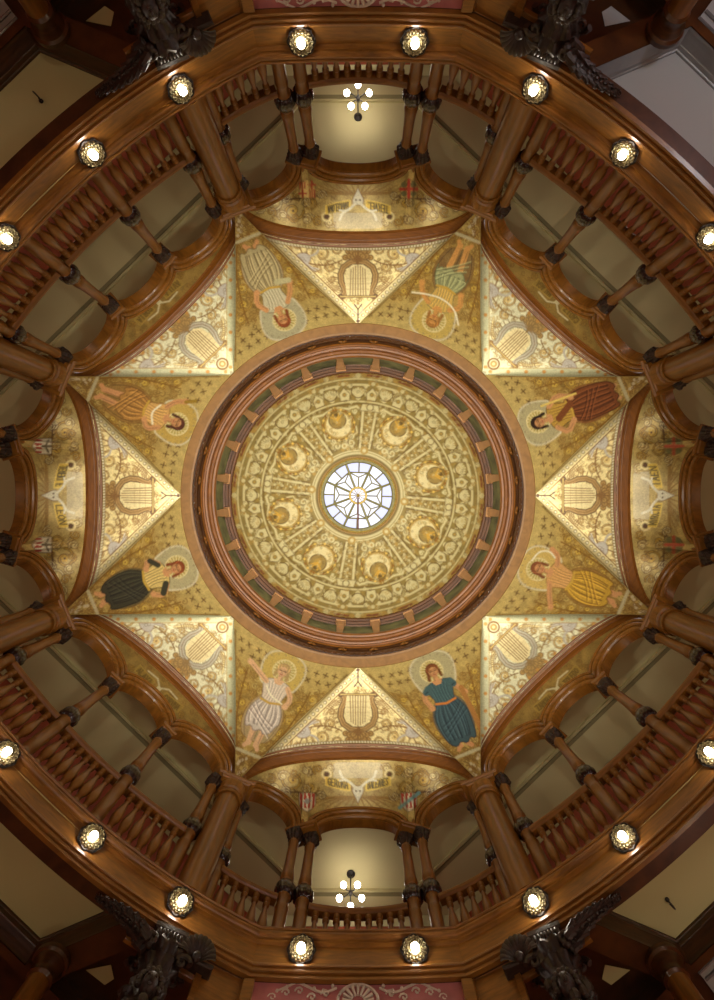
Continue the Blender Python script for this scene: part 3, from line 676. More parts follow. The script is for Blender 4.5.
# ================================================================== DOME RING, DRUM, DOME
def ring_rows(prof, n=128): return [[S(r*math.cos(TAU*k/n), r*math.sin(TAU*k/n), H) for k in range(n)] for r, H in prof]
ring = root('dome_ring', (0, 0, RING_H+CAM), 'round moulded wooden cornice ring between gold vault and dome', 'cornice')
mb = MB(); mb.grid(ring_rows([(4.44, 13.26), (4.43, 13.16), (4.40, 13.13), (4.18, 13.13), (4.14, 13.15), (4.14, 13.24)]), closed_u=True); part('flat_band', mb, M['wood_light'], ring, 'pale oak outer band', sharp=25)
mb = MB(); mb.grid(ring_rows([(4.14, 13.2), (4.13, 13.27), (4.09, 13.30), (4.09, 13.42), (4.12, 13.46), (4.12, 13.6), (4.05, 13.66)]), closed_u=True)
part('cove', mb, M['wood_dark'], ring, 'dark recessed cove', sharp=25)
mb = MB(); n_ = 720
mb.grid([[S((r_-(.035 if (k//2) % 2 else 0)*q)*math.cos(TAU*k/n_), (r_-(.035 if (k//2) % 2 else 0)*q)*math.sin(TAU*k/n_), h_) for k in range(n_)] for r_, h_, q in ((4.14, 13.25, 0), (4.135, 13.26, 1), (4.11, 13.30, 1), (4.09, 13.32, 0))], closed_u=True)
part('bead_course', mb, M['wood_dark'], ring)
mb = MB(); mb.grid(ring_rows([(4.07, 13.64), (4.06, 13.59), (4.035, 13.575), (4.02, 13.59), (4.02, 13.66), (3.985, 13.68), (3.985, 13.74), (3.945, 13.745), (3.935, 13.80), (3.955, 13.84), (3.935, 13.90), (3.88, 13.90), (3.865, 13.93), (3.865, 13.97), (3.82, 13.985), (3.795, 14.02), (3.79, 14.08), (3.82, 14.14), (3.98, 14.15)]), closed_u=True)
part('inner_moulding', mb, M['wood_ring'], ring, sharp=12)
ros = MB(); ros.lathe([(0.001, .075), (.04, .07), (.06, .05), (.085, .045), (.105, 0)], 16, mod=lambda a, z: 1+.16*math.cos(8*a), caps=False)
rme = None
for k in range(32):
    a = TAU*(k+.5)/32
    if rme is None: rme = ros.mesh('ring_rosette', M['wood'])
    o = link('ring_rosette', rme, ring); o.location = Vector(S(4.10*math.cos(a), 4.10*math.sin(a), 13.50))-Vector(ring.location); o.rotation_euler = (0, -PI/2*.8, a)
drum = root('dome_drum', (0, 0, 14.15+CAM), 'dark green drum with wooden console brackets below the painted dome', 'drum')
mb = MB(); mb.grid(ring_rows([(3.98, 14.12), (3.95, 14.3), (3.95, 15.50)]), closed_u=True); part('drum_wall', mb, M['drum'], drum, 'dark green painted wall')
mb = MB(); mb.grid(ring_rows([(3.97, 15.42), (3.90, 15.44), (3.90, 15.50), (3.83, 15.53), (3.82, 15.58), (3.77, 15.60), (3.74, 15.63), (3.74, 15.7)]), closed_u=True); part('dome_springer', mb, M['springer'], drum, 'wooden base moulding of the dome', sharp=14)
bm_ = MB()   # console bracket, local: x inward, z up, origin at the foot
pr = [(0, .0), (.03, .0), (.05, .06), (.035, .16), (.04, .5), (.09, .75), (.13, .92), (.13, 1.02), (0, 1.02)]
for sg in (-1, 1): pass
rows = []
for y_ in (-1, 1): rows.append([(x, y_*(.075+.05*z), z) for x, z in pr])
bm_.grid(rows, closed_u=True); bm_.f.append(tuple(range(len(pr)))); bm_.f.append(tuple(range(len(pr), 2*len(pr)))); bm_.mi += [0, 0]
bm_.box((.075, 0, 1.03), (.19, .30, .07), 0, 0, .012)
bme = bm_.mesh('console_bracket', M['bracket'])
for k in range(24):
    a = TAU*(k+.5)/24+math.radians(.0); o = link('console_bracket', bme, drum)
    o.location = Vector(S(3.94*math.cos(a), 3.94*math.sin(a), 14.42))-Vector(drum.location); o.rotation_euler = (0, 0, a+PI)
dome = root('painted_dome', (0, 0, DOME_H0+CAM), 'gold painted dome with eight crescent medallions around the skylight', 'dome')
nA, nR = 92, 112
ang = []; rad = []; rr = []; hh = []
for i in range(nR):
    r_, h_ = dome_prof(i/(nR-1))
    for j in range(nA): ang.append(-PI/8+PI/4*j/(nA-1)); rad.append(F*r_/h_); rr.append(r_); hh.append(h_)
ang = np.array(ang); rad = np.array(rad); rr = np.array(rr); hh = np.array(hh); DC = dome_art(ang, rad)
V = []; CC = []; FC = []; gf = gridfaces(nR, nA)
for s_ in range(8):
    b = DOME_ROT+s_*PI/4; o = len(V); th = b-ang
    V += [S(float(r_*math.cos(t_)), float(r_*math.sin(t_)), float(h_)) for r_, t_, h_ in zip(rr, th, hh)]; CC.append(DC); FC += [tuple(q+o for q in f) for f in gf]
paint_mesh('dome_shell', V, FC, np.concatenate(CC), M['domegold'], dome)

# skylight: window_1 with panes, cames, ring, hub and hanging rod
win = bpy.data.objects.new('window_1', None); col.objects.link(win); win.location = (0, 0, DOME_H1+CAM); win['kind'] = 'structure'
PXM = 18.3/F
def wp(r_, deg, dz=0): a = math.radians(deg); return S(r_*PXM*math.cos(a), r_*PXM*math.sin(a), 18.3+dz)
mb = MB()
mb.grid([[wp(r_, 360*k/72, z) for k in range(72)] for r_, z in ((36.4, -.06), (36.6, -.1), (34.2, -.1), (33.2, -.06), (33.2, .06))], closed_u=True); part('window_frame', mb, M['lead'], win)
mb = MB(); mb.grid([[wp(r_, 360*k/72, z) for k in range(72)] for r_, z in ((38.2, -.02), (37.6, -.14), (36.2, -.12), (36.0, -.05))], closed_u=True); part('gilt_rim', mb, M['leadgold'], win)
mb = MB(); w0 = -90+22.5+2
for k in range(8):
    d = w0+45*k
    mb.tube([wp(8, d), wp(33.8, d)], .042, 6)
    mb.tube([wp(25.2, d), wp(25.2, d+45)], .028, 6)
    mb.tube([wp(25.2, d), wp(18.6, d+22.5), wp(25.2, d+45)], .024, 6); mb.tube([wp(18.6, d+22.5), wp(8, d+22.5)], .024, 6); mb.tube([wp(23.3, d+22.5), wp(33.8, d+22.5)], .026, 6)
part('muntins', mb, M['lead'], win)
mb = MB(); mb.grid([[wp(r_, 360*k/40, z) for k in range(40)] for r_, z in ((9.2, 0), (8.8, -.06), (7.2, -.06), (6.8, 0))], closed_u=True)
for k in range(12): mb.tube([wp(2, 30*k), wp(7, 30*k)], .014, 5)
mb.sphere(wp(0, 0, -.03), .07, 10); part('hub_rosette', mb, M['leadgold'], win)
mb = MB(); mb.tube([wp(2, 90, -.06), wp(35, 90, -.07)], .03, 6); part('rod', mb, M['rod'], win, 'thin rust-brown rod')
for nm_, mt, rad_ in (('pane', 'pane', None), ):
    pass
mb = MB(); mb2 = MB()
for k in range(8):
    d = w0+45*k
    mb.add([wp(0, 0), wp(25.2, d), wp(23.3, d+22.5), wp(25.2, d+45)], [(0, 1, 2, 3)])
    for h_ in range(2):
        n_ = 5; e = [d+22.5*h_+22.5*i/n_ for i in range(n_+1)]
        inn = [wp(25.2 if (i == 0 and h_ == 0) or (i == n_ and h_ == 1) else 25.2+(23.3-25.2)*((i/n_) if h_ == 0 else 1-i/n_), q) for i, q in enumerate(e)]
        out = [wp(33.8, q) for q in e]
        (mb2 if (k+h_) % 3 else mb).grid([inn, out])
part('glass', mb, M['pane'], win, 'white opal glass'); part('outer_glass', mb2, M['pane_blue'], win, 'pale violet outer glass')

# glowing strip added out of view on the ring's ledge to brighten the dome
cove = root('dome_fill_strip', (0, 0, 14.16+CAM), 'warm fill strip added unseen on the ledge behind the dome ring', 'light strip')
mb = MB(); nn = 96; mb.grid([[S((3.90+.02*math.cos(TAU*j/6))*math.cos(TAU*k/nn), (3.90+.02*math.cos(TAU*j/6))*math.sin(TAU*k/nn), 14.175+.02*math.sin(TAU*j/6)) for k in range(nn)] for j in range(6)], closed_u=True, closed_v=True)
part('glowing_tube', mb, M['cove'], cove)

# ================================================================== ARCADES
WORDS = {'bottom': ('GERONA', 'BALEARES'), 'top': ('TERVEL', 'BARCELONA'), 'left': ('TENERIFE', 'LEON'), 'right': ('MVRCIA', 'IAEN'),
         'upper left': ('AVILA', 'SORIA'), 'upper right': ('CADIZ', 'MALAGA'), 'lower left': ('ALAVA', 'CORVNA'), 'lower right': ('ZAMORA', 'TOLEDO')}
WHITE = (216, 206, 176); RED = (176, 62, 44)
SH = {'bottom': (('stripes', WHITE, RED), ('stripes', WHITE, RED, (116, 156, 150))), 'top': (('cross', (196, 170, 100), RED), ('quarter', (208, 180, 108), RED)),
      'left': (('bird', WHITE, (168, 76, 60)), ('bird', WHITE, (168, 76, 60))), 'right': (('cross', (150, 130, 76), (166, 76, 50)), ('cross', (150, 130, 76), (166, 76, 50)))}
DESC = {'top': 'two red shields', 'bottom': 'red-and-white striped shields', 'left': 'white eagle shields', 'right': 'mottled red crosses'}
LUNP = {c: lun_points(c) for c in (True, False)}
def arch_mesh(a, card, th0, th1, rise):
    al = arches(card); q = [x[0] for x in al].index(th0)
    lo = (al[q-1][1]+th0)/2 if q > 0 else -9; hi = (al[q+1][0]+th1)/2 if q < 2 else 9
    R, cn = ARC[card]; mb = MB(); m, h = (th0+th1)/2, (th1-th0)/2; hl = h*R
    prof = [(.04, .25), (0, .22), (0, .03), (.012, .03), (.012, 0), (.03, -.03), (.065, -.045), (.07, -.025), (.10, -.025), (.105, -.07), (.13, -.10), (.15, -.10), (.155, -.06), (.175, -.06), (.18, -.105), (.21, -.125), (.245, -.11), (.255, -.07), (.255, .02)]
    rows = []; n = 36
    for i in range(n+1):
        ph = PI*i/n; row = []
        for ro, dn in prof:
            th = min(hi, max(lo, m-(hl+ro)*math.cos(ph)/R)); H = HS+(rise+ro)*math.sin(ph); rr_ = R+dn
            row.append(bay(a, rr_*math.sin(th), cn+rr_*math.cos(th), H))
        rows.append(row)
    mb.grid(rows); return mb
for k, (deg, nm) in enumerate(BAYS):
    a = math.radians(deg); card = is_card(k)
    lab = ('three-arched wooden arcade of the %s bay, gold lunette with %s above' % (nm, DESC[nm])) if card else 'three-arched wooden arcade of the %s diagonal bay under a narrow dim gold lunette' % nm
    arc = root('arcade', bay(a, 0, arc_n(card, 0), HS), lab, 'arcade', 'gallery arcades')
    for (t0, t1), rise in zip(arches(card), RISE[card]): part('arch', arch_mesh(a, card, t0, t1, rise), M['wood'], arc, sharp=15)
    P, nr_, nc_ = LUNP[card]; sp = dict(words=WORDS[nm], shields=SH.get(nm))
    paint_mesh('lunette', [bay(a, *p) for p in P], gridfaces(nr_, nc_), lun_art(P, card, sp, 50+k), M['lunette'], arc, 'gold mosaic lunette')
    # wide arch rib
    mb = MB(); rows = []; n = 64; RN = RIBN[card]
    for i in range(n+1):
        t = -2.55*math.cos(PI*i/n); H = rib_H(t); e = .01
        tg = Vector((e, 0, rib_H(t+e)-H)) if abs(t) < 2.4 else Vector((.35, 0, -math.copysign(1, t)))
        tg.normalize(); nx, nz = -tg.z, tg.x
        row = []
        for ro, n_ in ((.10, PN-.10), (.05, PN-.10), (.035, PN-.07), (.05, PN-.05), (.03, PN-.02), (.0, PN-.02), (-.005, PN+.02), (.02, PN+.03), (.012, PN+.045), (-.09, RN-.035), (-.12, RN-.03), (-.12, RN+.01), (-.06, RN+.015), (-.02, RN+.04)):
            row.append(bay(a, t+nx*ro, n_, max(H+nz*ro, HS-.04)))
        rows.append(row)
    mb.grid(rows); part('arch_rib', mb, M['wood_rib'], arc, sharp=14)
    # impost blocks over the colonnettes
    R, cn = ARC[card]
    for sg in (-1, 1):
        mb = MB(); tm = sg*(1.095 if card else .73); th = arc_th(card, tm)
        c_ = bay(a, R*math.sin(th), cn+R*math.cos(th)+.06, HS-.06); wdt = .66 if card else .36
        mb.box((c_[0], c_[1], c_[2]+.03), (wdt, .44, .07), a+PI/2-th, 0, .015); mb.box((c_[0], c_[1], c_[2]-.03), (wdt-.08, .36, .06), a+PI/2-th, 0, .015)
        part('impost_block', mb, M['wood'], arc)
# ================================================================== COLUMNS AND COLONNETTES
def colonnette_meshes():
    post = MB(); post.lathe([(.13, 0), (.13, .06), (.112, .08), (.108, .86), (.118, .9), (.105, .94), (.1, 1.1), (.125, 1.15), (.1, 1.19)], 20)
    bulb = MB(); bulb.lathe([(.085, 1.13), (.12, 1.15), (.155, 1.20), (.172, 1.27), (.172, 1.33), (.15, 1.40), (.115, 1.445), (.09, 1.46)], 80, mod=lambda a, z: 1+.075*abs(math.cos(6*a)))
    shaft = MB(); shaft.lathe([(.09, 1.42), (.115, 1.45), (.118, 1.48), (.10, 1.51), (.122, 1.56), (.124, 1.62), (.108, 1.74), (.10, 1.95), (.088, 2.48), (.105, 2.50), (.105, 2.53), (.088, 2.55), (.09, 2.6)], 22)
    cap = MB(); cap.lathe([(.085, 2.58), (.10, 2.62), (.13, 2.66), (.115, 2.70), (.15, 2.78), (.16, 2.81), (.15, 2.83)], 48, mod=lambda a, z: 1+.08*math.cos(12*a)*(1 if z < 2.79 else 0), sq=.55)
    for q in range(4):
        aa = PI/4+PI/2*q; cap.sphere((.155*math.cos(aa), .155*math.sin(aa), 2.77), .042, 8)
    return [('post', post.mesh('post', M['turned'])), ('carved_knop', bulb.mesh('carved_knop', M['bulbwood'])), ('shaft', shaft.mesh('shaft', M['turned'])), ('capital', cap.mesh('capital', M['carved']))]
CM = colonnette_meshes()
def colonnette(a, t, n, label, group, rot=0):
    r_ = root('colonnette', bay(a, t, n, HF), label, 'colonnette', group, (0, 0, a+rot))
    for nm_, me in CM: link(nm_, me, r_)
for k, (deg, nm) in enumerate(BAYS):
    a = math.radians(deg); card = is_card(k); R, cn = ARC[card]
    # side words: +t is clockwise seen in the photo
    if card:
        side = {'top': {1: 'right', -1: 'left'}, 'bottom': {1: 'left', -1: 'right'}, 'left': {1: 'upper', -1: 'lower'}, 'right': {1: 'lower', -1: 'upper'}}[nm]
        for sg in (-1, 1):
            for t, w in ((.936, 'inner'), (1.25, 'outer')):
                colonnette(a, sg*t, arc_n(True, t)+.06, 'slender turned colonnette, %s one of the %s pair in the %s bay' % (w, side[sg], nm), 'paired colonnettes of the gallery', -arc_th(True, sg*t))
            colonnette(a, sg*2.35, 6.38, 'slender colonnette against the big column at the %s end of the %s bay' % (side[sg], nm), 'colonnettes flanking the big columns', -arc_th(True, sg*2.4))
    else:
        side = {'upper right': {-1: 'upper', 1: 'lower'}, 'lower right': {-1: 'upper', 1: 'lower'}, 'lower left': {-1: 'lower', 1: 'upper'}, 'upper left': {-1: 'lower', 1: 'upper'}}[nm]
        for sg in (-1, 1):
            colonnette(a, sg*.73, arc_n(False, .73)+.04, 'single slender colonnette, %s of the two standing free in the %s bay' % (side[sg], nm), 'single colonnettes of the diagonal bays')
            colonnette(a, sg*2.13, 6.16, 'slender colonnette against the big column at the %s end of the %s bay' % (side[sg], nm), 'colonnettes flanking the big columns')
sh = MB(); sh.lathe([(.236, -.05), (.236, .24), (.238, .5), (.238, 1.2), (.228, 2.38), (.262, 2.37), (.272, 2.40), (.262, 2.43), (.236, 2.45), (.236, 2.52), (.27, 2.54), (.282, 2.58), (.265, 2.61), (.245, 2.63), (.285, 2.70), (.285, 2.76)], 36)
ab = MB(); ab.box((-.02, 0, 2.79), (.48, .60, .08), 0, 0, .02); ab.box((-.03, 0, 2.86), (.50, .78, .09), 0, 0, .02)
shm, abm = sh.mesh('shaft', M['turned']), ab.mesh('abacus', M['wood'])
PN_ = {22.5: 'right bay and lower right bay', 67.5: 'bottom bay and lower right bay', 112.5: 'bottom bay and lower left bay', 157.5: 'left bay and lower left bay', 202.5: 'left bay and upper left bay', 247.5: 'top bay and upper left bay', 292.5: 'top bay and upper right bay', 337.5: 'right bay and upper right bay'}
PR = math.hypot(PT, PN)
for d, w in PN_.items():
    a = math.radians(d); r_ = root('column', bay(a, 0, PR+.07, HF), 'thick smooth wooden column standing between %s' % w, 'column', 'big gallery columns', (0, 0, a))
    link('shaft', shm, r_); link('abacus', abm, r_)

# ================================================================== BALUSTRADES
bal = MB(); bal.lathe([(.06, 0), (.06, .035), (.036, .055), (.05, .085), (.036, .10), (.05, .13), (.074, .20), (.076, .26), (.06, .36), (.04, .45), (.03, .51), (.05, .53), (.052, .555), (.036, .575), (.05, .60), (.055, .62), (.055, .64)], 16)
balm = bal.mesh('baluster', M['turned'])
def balustrade(a, card, t0, t1, label):
    R, cn = ARC[card]; R += .05; th0, th1 = math.asin(t0/R), math.asin(t1/R); tm = (th0+th1)/2
    r_ = root('balustrade', bay(a, R*math.sin(tm), cn+R*math.cos(tm), HF), label, 'balustrade', 'gallery balustrades')
    mb = MB(); sweep_arc(mb, a, (R, cn), th0, th1, [(-.085, 8.70), (-.10, 8.73), (-.10, 8.77), (-.07, 8.81), (.07, 8.81), (.10, 8.77), (.10, 8.73), (.085, 8.70), (.06, 8.68), (-.06, 8.68)], 14, close=True); part('handrail', mb, M['wood'], r_, sharp=30)
    mb = MB(); sweep_arc(mb, a, (R, cn), th0, th1, [(-.07, 7.72), (-.07, 7.79), (.07, 7.79), (.07, 7.72)], 14, close=True); part('bottom_rail', mb, M['wood'], r_)
    n = max(3, round(R*(th1-th0)/.165)-1)
    for i in range(n):
        th = th0+(th1-th0)*(i+.5+.25)/(n+.5); o = link('baluster', balm, r_)
        o.location = Vector(bay(a, R*math.sin(th), cn+R*math.cos(th), 7.79))-Vector(r_.location); o.scale = (1.12, 1.12, (8.69-7.79)/.64)
for k, (deg, nm) in enumerate(BAYS):
    if nm in ('left', 'right'): continue
    a = math.radians(deg); card = is_card(k)
    if card:
        side = {'top': {1: 'right', -1: 'left'}, 'bottom': {1: 'left', -1: 'right'}}[nm]
        balustrade(a, card, -.83, .83, 'curved oak balustrade in the middle of the %s bay, below the chandelier' % nm)
        for sg in (-1, 1):
            x0, x1 = sorted((sg*1.36, sg*2.30)); balustrade(a, card, x0, x1, 'short oak balustrade at the %s end of the %s bay' % (side[sg], nm))
    else:
        side = {'upper right': {-1: 'upper', 1: 'lower'}, 'lower right': {-1: 'upper', 1: 'lower'}, 'lower left': {-1: 'lower', 1: 'upper'}, 'upper left': {-1: 'lower', 1: 'upper'}}[nm]
        balustrade(a, card, -.62, .62, 'oak balustrade between the two single colonnettes of the %s bay' % nm)
        for sg in (-1, 1):
            x0, x1 = sorted((sg*.84, sg*2.02)); balustrade(a, card, x0, x1, 'oak balustrade from single colonnette to big column, %s end of the %s bay' % (side[sg], nm))

# ================================================================== ENTABLATURE WITH LAMPS
MIT = (math.sin(math.radians(15-0.2)), math.cos(math.radians(14.8)))      # mitre direction seen from a cardinal bay
MITD = (math.sin(math.radians(45-14.8)), math.cos(math.radians(45-14.8)))
KE = .991
UP = [(.60, 7.72), (.02, 7.72), (-.005, 7.71), (-.012, 7.69), (0, 7.675), (.025, 7.67), (.025, 7.655), (.0, 7.65), (.0, 7.625), (.03, 7.615), (.045, 7.595), (.075, 7.585), (.075, 7.57), (.06, 7.565), (.065, 7.55), (.10, 7.54), (.115, 7.53)]
FA = [(.115, 7.53), (.115, 7.22)]
LO = [(.115, 7.22), (.085, 7.215), (.065, 7.19), (.06, 7.16), (.085, 7.15), (.085, 7.12), (.065, 7.11), (.07, 7.08), (.10, 7.07), (.10, 7.04), (.08, 7.03), (.085, 7.0), (.14, 6.99)]
SOF = [(.14, 6.99), (.34, 6.99), (.34, 7.45)]
UP, FA, LO, SOF = [[(d_, h_*KE) for d_, h_ in q] for q in (UP, FA, LO, SOF)]
for k, (deg, nm) in enumerate(BAYS):
    a = math.radians(deg); card = is_card(k); R, cn, hw = LIP[card]; th = math.asin(hw/R); en = MIT if card else MITD
    e = root('entablature', bay(a, 0, cn+R, 7.0), ('straight' if card else 'curved') + ' varnished oak entablature below the gallery of the %s bay' % nm + (', above the rose panel' if nm in ('top', 'bottom') else ''), 'entablature', 'gallery entablature')
    for nm_, pr_ in (('upper_moulding', UP), ('fascia', FA), ('lower_moulding', LO), ('soffit', SOF)):
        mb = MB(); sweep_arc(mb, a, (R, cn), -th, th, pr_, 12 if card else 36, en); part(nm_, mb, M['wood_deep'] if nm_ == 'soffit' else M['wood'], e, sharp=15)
# lamps
def lamp_meshes():
    bp = MB(); bp.lathe([(.19, 0), (.20, .015), (.185, .03), (.15, .03)], 48, mod=lambda a, z: 1+.045*math.cos(8*a))
    ro = MB(); ro.lathe([(.165, .02), (.168, .035), (.155, .05), (.14, .04), (.125, .055), (.10, .07), (.085, .06), (.06, .065), (.05, .09), (.045, .12)], 64, mod=lambda a, z: 1+(.05*math.cos(16*a) if z < .08 else .05*math.cos(16*a)))
    for q in range(16):
        aa = TAU*(q+.5)/16; ro.sphere((.135*math.cos(aa), .135*math.sin(aa), .05), .017, 8); aa += .2; ro.sphere((.098*math.cos(aa), .098*math.sin(aa), .066), .014, 8)
    bu = MB(); bu.sphere((0, .05, .14), .058, 14)
    return [('backplate', bp.mesh('backplate', M['iron'])), ('rosette', ro.mesh('rosette', M['brass'])), ('bulb', bu.mesh('bulb', M['bulb']))]
LM = lamp_meshes()
def lamp(a, card, t, label):
    R, cn, hw = LIP[card]; R2 = R+.09; th = math.asin(t/R2)
    az = a-th+PI  # inward
    # direction inward in world for tangent coordinate t (x = n cos a - t sin a)
    nx, nn = math.sin(th), math.cos(th); d = Vector((nn*math.cos(a)-nx*math.sin(a), nn*math.sin(a)+nx*math.cos(a), 0))
    zax = (-d*math.cos(.3)+Vector((0, 0, -1))*math.sin(.3)).normalized(); xax = zax.cross(Vector((0, 0, 1))).normalized(); yax = zax.cross(xax)
    m = Matrix((xax, yax, zax)).transposed().to_4x4()
    r_ = root('rosette_lamp', Vector(bay(a, R2*nx, cn+R2*nn, 7.36 if card else 7.41))+zax*.02, label, 'lamp', 'rosette lamps on the entablature'); r_.rotation_euler = m.to_euler()
    for nm_, me in LM: link(nm_, me, r_)
for k, (deg, nm) in enumerate(BAYS):
    a = math.radians(deg)
    if is_card(k):
        for sg in (-1, 1):
            w = {'top': {1: 'right', -1: 'left'}, 'bottom': {1: 'left', -1: 'right'}}.get(nm)
            lamp(a, True, sg*.79, ('lit gilt rosette lamp, %s one of two on the straight %s entablature' % (w[sg], nm)) if w else 'lit gilt rosette lamp on the %s entablature outside the picture' % nm)
    else:
        side = {'upper right': ('first', 'second', 'third', 'fourth'), 'lower left': ('first', 'second', 'third', 'fourth')}
        for i, t in enumerate((-2.40, -.86, .86, 2.40)):
            fromtop = nm in ('upper right', 'lower right')          # +t runs clockwise
            # order counted outward from the top or bottom bay
            order = {'upper right': i, 'upper left': 3-i, 'lower right': 3-i, 'lower left': i}[nm]
            near = 'top' if 'upper' in nm else 'bottom'
            word = ('nearest the %s bay' % near, 'second from the %s bay' % near, 'third from the %s bay' % near, 'farthest from the %s bay' % near)[order]
            lamp(a, False, t, 'lit gilt rosette lamp on the curved %s entablature, %s' % (nm, word))

# ================================================================== GALLERY: ceiling, back walls, floor, chandeliers
HC = 12.6
WN = {True: 10.45, False: 9.0}
def oct_poly(nc, nd):
    """corner points (x, y) of an octagon with cardinal distance nc and diagonal distance nd"""
    pts = []
    for k in range(8):
        a1, a2 = math.radians(45*k), math.radians(45*(k+1)); n1, n2 = (nc, nd) if k % 2 == 0 else (nd, nc)
        D = math.cos(a1)*math.sin(a2)-math.sin(a1)*math.cos(a2)
        pts.append(((n1*math.sin(a2)-n2*math.sin(a1))/D, (n2*math.cos(a1)-n1*math.cos(a2))/D))
    return pts
OW = oct_poly(WN[True], WN[False])
def ann(mb, inner, outer, H):
    n = len(inner); mb.add([S(x, y, H) for x, y in inner]+[S(x, y, H) for x, y in outer], [(i, (i+1) % n, n+(i+1) % n, n+i) for i in range(n)])
CI = oct_poly(6.55, 6.25); FI = oct_poly(6.75, 6.38)
mb = MB(); ann(mb, CI, OW, HC); ceil = struct('ceiling', mb, M['cream'])
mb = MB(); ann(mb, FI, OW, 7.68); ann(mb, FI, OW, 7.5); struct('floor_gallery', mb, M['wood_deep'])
SIDES = ['lower_right', 'bottom', 'lower_left', 'left', 'upper_left', 'top', 'upper_right', 'right']
for k in range(8):
    (x0, y0), (x1, y1) = OW[k], OW[(k+1) % 8]
    mb = MB(); mb.add([S(x0, y0, -CAM), S(x1, y1, -CAM), S(x1, y1, HC), S(x0, y0, HC)], [(0, 1, 2, 3)]); struct('wall_'+SIDES[k], mb, M['red'])
tn = [0]
def trim(mb, mat): tn[0] += 1; return struct('trim_%d' % tn[0], mb, mat)
mb = MB()                                                       # crown moulding at the wall head
P1, P2, P3 = oct_poly(WN[True]-.14, WN[False]-.14), oct_poly(WN[True]-.02, WN[False]-.02), oct_poly(WN[True]-.1, WN[False]-.1)
ringpts = [[S(x, y, HC-.02) for x, y in P1], [S(x, y, HC-.07) for x, y in P3], [S(x, y, HC-.2) for x, y in P2]]
mb.grid(ringpts, closed_u=True); trim(mb, M['creamtrim'])
Q1, Q2, Q3, Q4 = [oct_poly(9.66+d, 7.75+d) for d in (0, .055, .10, .19)]
mb = MB(); mb.grid([[S(x, y, h) for x, y in q] for q, h in ((Q1, HC), (Q1, HC-.06), (Q2, HC-.06), (Q2, HC))], closed_u=True); trim(mb, M['creamtrim'])
mb = MB(); mb.grid([[S(x, y, h) for x, y in q] for q, h in ((Q3, HC), (Q3, HC-.015), (Q4, HC-.015), (Q4, HC))], closed_u=True); trim(mb, M['olivetrim'])

def chandelier(a, t, n, label):
    r_ = root('chandelier', bay(a, t, n, HC), label, 'chandelier', 'gallery chandeliers')
    st = MB(); st.lathe([(.10, -.005), (.10, -.03), (.05, -.06), (.018, -.09), (.015, -.52), (.04, -.55), (.05, -.62), (.03, -.68), (.01, -.70)], 16); part('stem', st, M['iron'], r_, world=False)
    for q in range(5):
        aa = TAU*q/5+a; d = Vector((math.cos(aa), math.sin(aa), 0))
        am = MB(); am.tube([Vector((0, 0, -.60))+d*.03, Vector((0, 0, -.68))+d*.14, Vector((0, 0, -.64))+d*.25, Vector((0, 0, -.60))+d*.27], .012, 6); ao = part('arm', am, M['iron'], r_, world=False)
        gl = MB(); gl.sphere(tuple(Vector((0, 0, -.66))+d*.27), .07, 12); link('globe', gl.mesh('globe', M['chandbulb']), ao)
chandelier(math.radians(270), 0, 9.30, 'dark iron chandelier with five lit globes on the top gallery ceiling')
chandelier(math.radians(90), .17, 9.30, 'dark iron chandelier with five lit globes on the bottom gallery ceiling')

# ================================================================== GROUND FLOOR BELOW THE ENTABLATURE
mb = MB(); mb.lathe([(.01, 0), (13, 0)], 48, caps=False); struct('floor', mb, M['floor'])
# rose panels with plaster relief, and the oak panels at their sides
for deg, nm in ((270, 'top'), (90, 'bottom')):
    a = math.radians(deg); R, cn, hw = LIP[True]; th = math.asin(hw/R)
    pn = root('rose_panel', bay(a, 0, cn+R+.17, 5.2), 'rose-coloured wall panel with white plaster relief under the %s entablature' % nm, 'wall panel', 'rose wall panels')
    mb = MB(); sweep_arc(mb, a, (R, cn), -th*1.02, th*1.02, [(.14, 6.95), (.165, 6.90), (.17, 5.2)], 10); part('panel_field', mb, M['pink'], pn)
    for sg in (-1, 1):
        mb = MB(); b0, b1 = sorted((sg*th*.96, sg*th*1.06)); sweep_arc(mb, a, (R, cn), b0, b1, [(.17, 6.92), (.10, 6.92), (.08, 6.9), (.08, 5.2), (.17, 5.2)], 3, close=True)
        part('panel_frame', mb, M['wood'], pn)
    rl = MB(); nw = cn+R+.155
    Q = lambda t, H: bay(a, t, nw-.01-.0225*t*t*0, H)
    for sg in (-1, 1):
        rl.tube([Q(sg*(.28+.75*u), 6.88-.06*math.sin(PI*u*2.2)) for u in [i/14 for i in range(15)]], .016, 6)
        for q in range(5):
            c_ = (sg*(.42+.17*q), 6.86-.05*math.sin(q*2.0))
            rl.tube([Q(c_[0]+(.06-.006*i)*math.cos(i*.8), c_[1]-.06+(.06-.006*i)*math.sin(i*.8)) for i in range(9)], .013, 6)
        for q in range(7):
            c_ = (sg*(.33+.12*q), 6.905-.07*math.sin(q*1.3)); p_ = Q(*c_); rl.sphere((p_[0], p_[1], p_[2]), .026, 8)
    for q in range(9):
        aa = PI*q/8; rl.tube([Q(.08*math.cos(aa), 6.70+.08*math.sin(aa)), Q(.20*math.cos(aa), 6.72+.19*math.sin(aa))], [.014, .024], 6)
    rl.tube([Q(.26*math.cos(PI*i/14), 6.70+.23*math.sin(PI*i/14)) for i in range(15)], .02, 6)
    part('plaster_relief', rl, M['plaster'], pn, 'white plaster scroll relief')
side_names = {(135, 1): 'upper', }
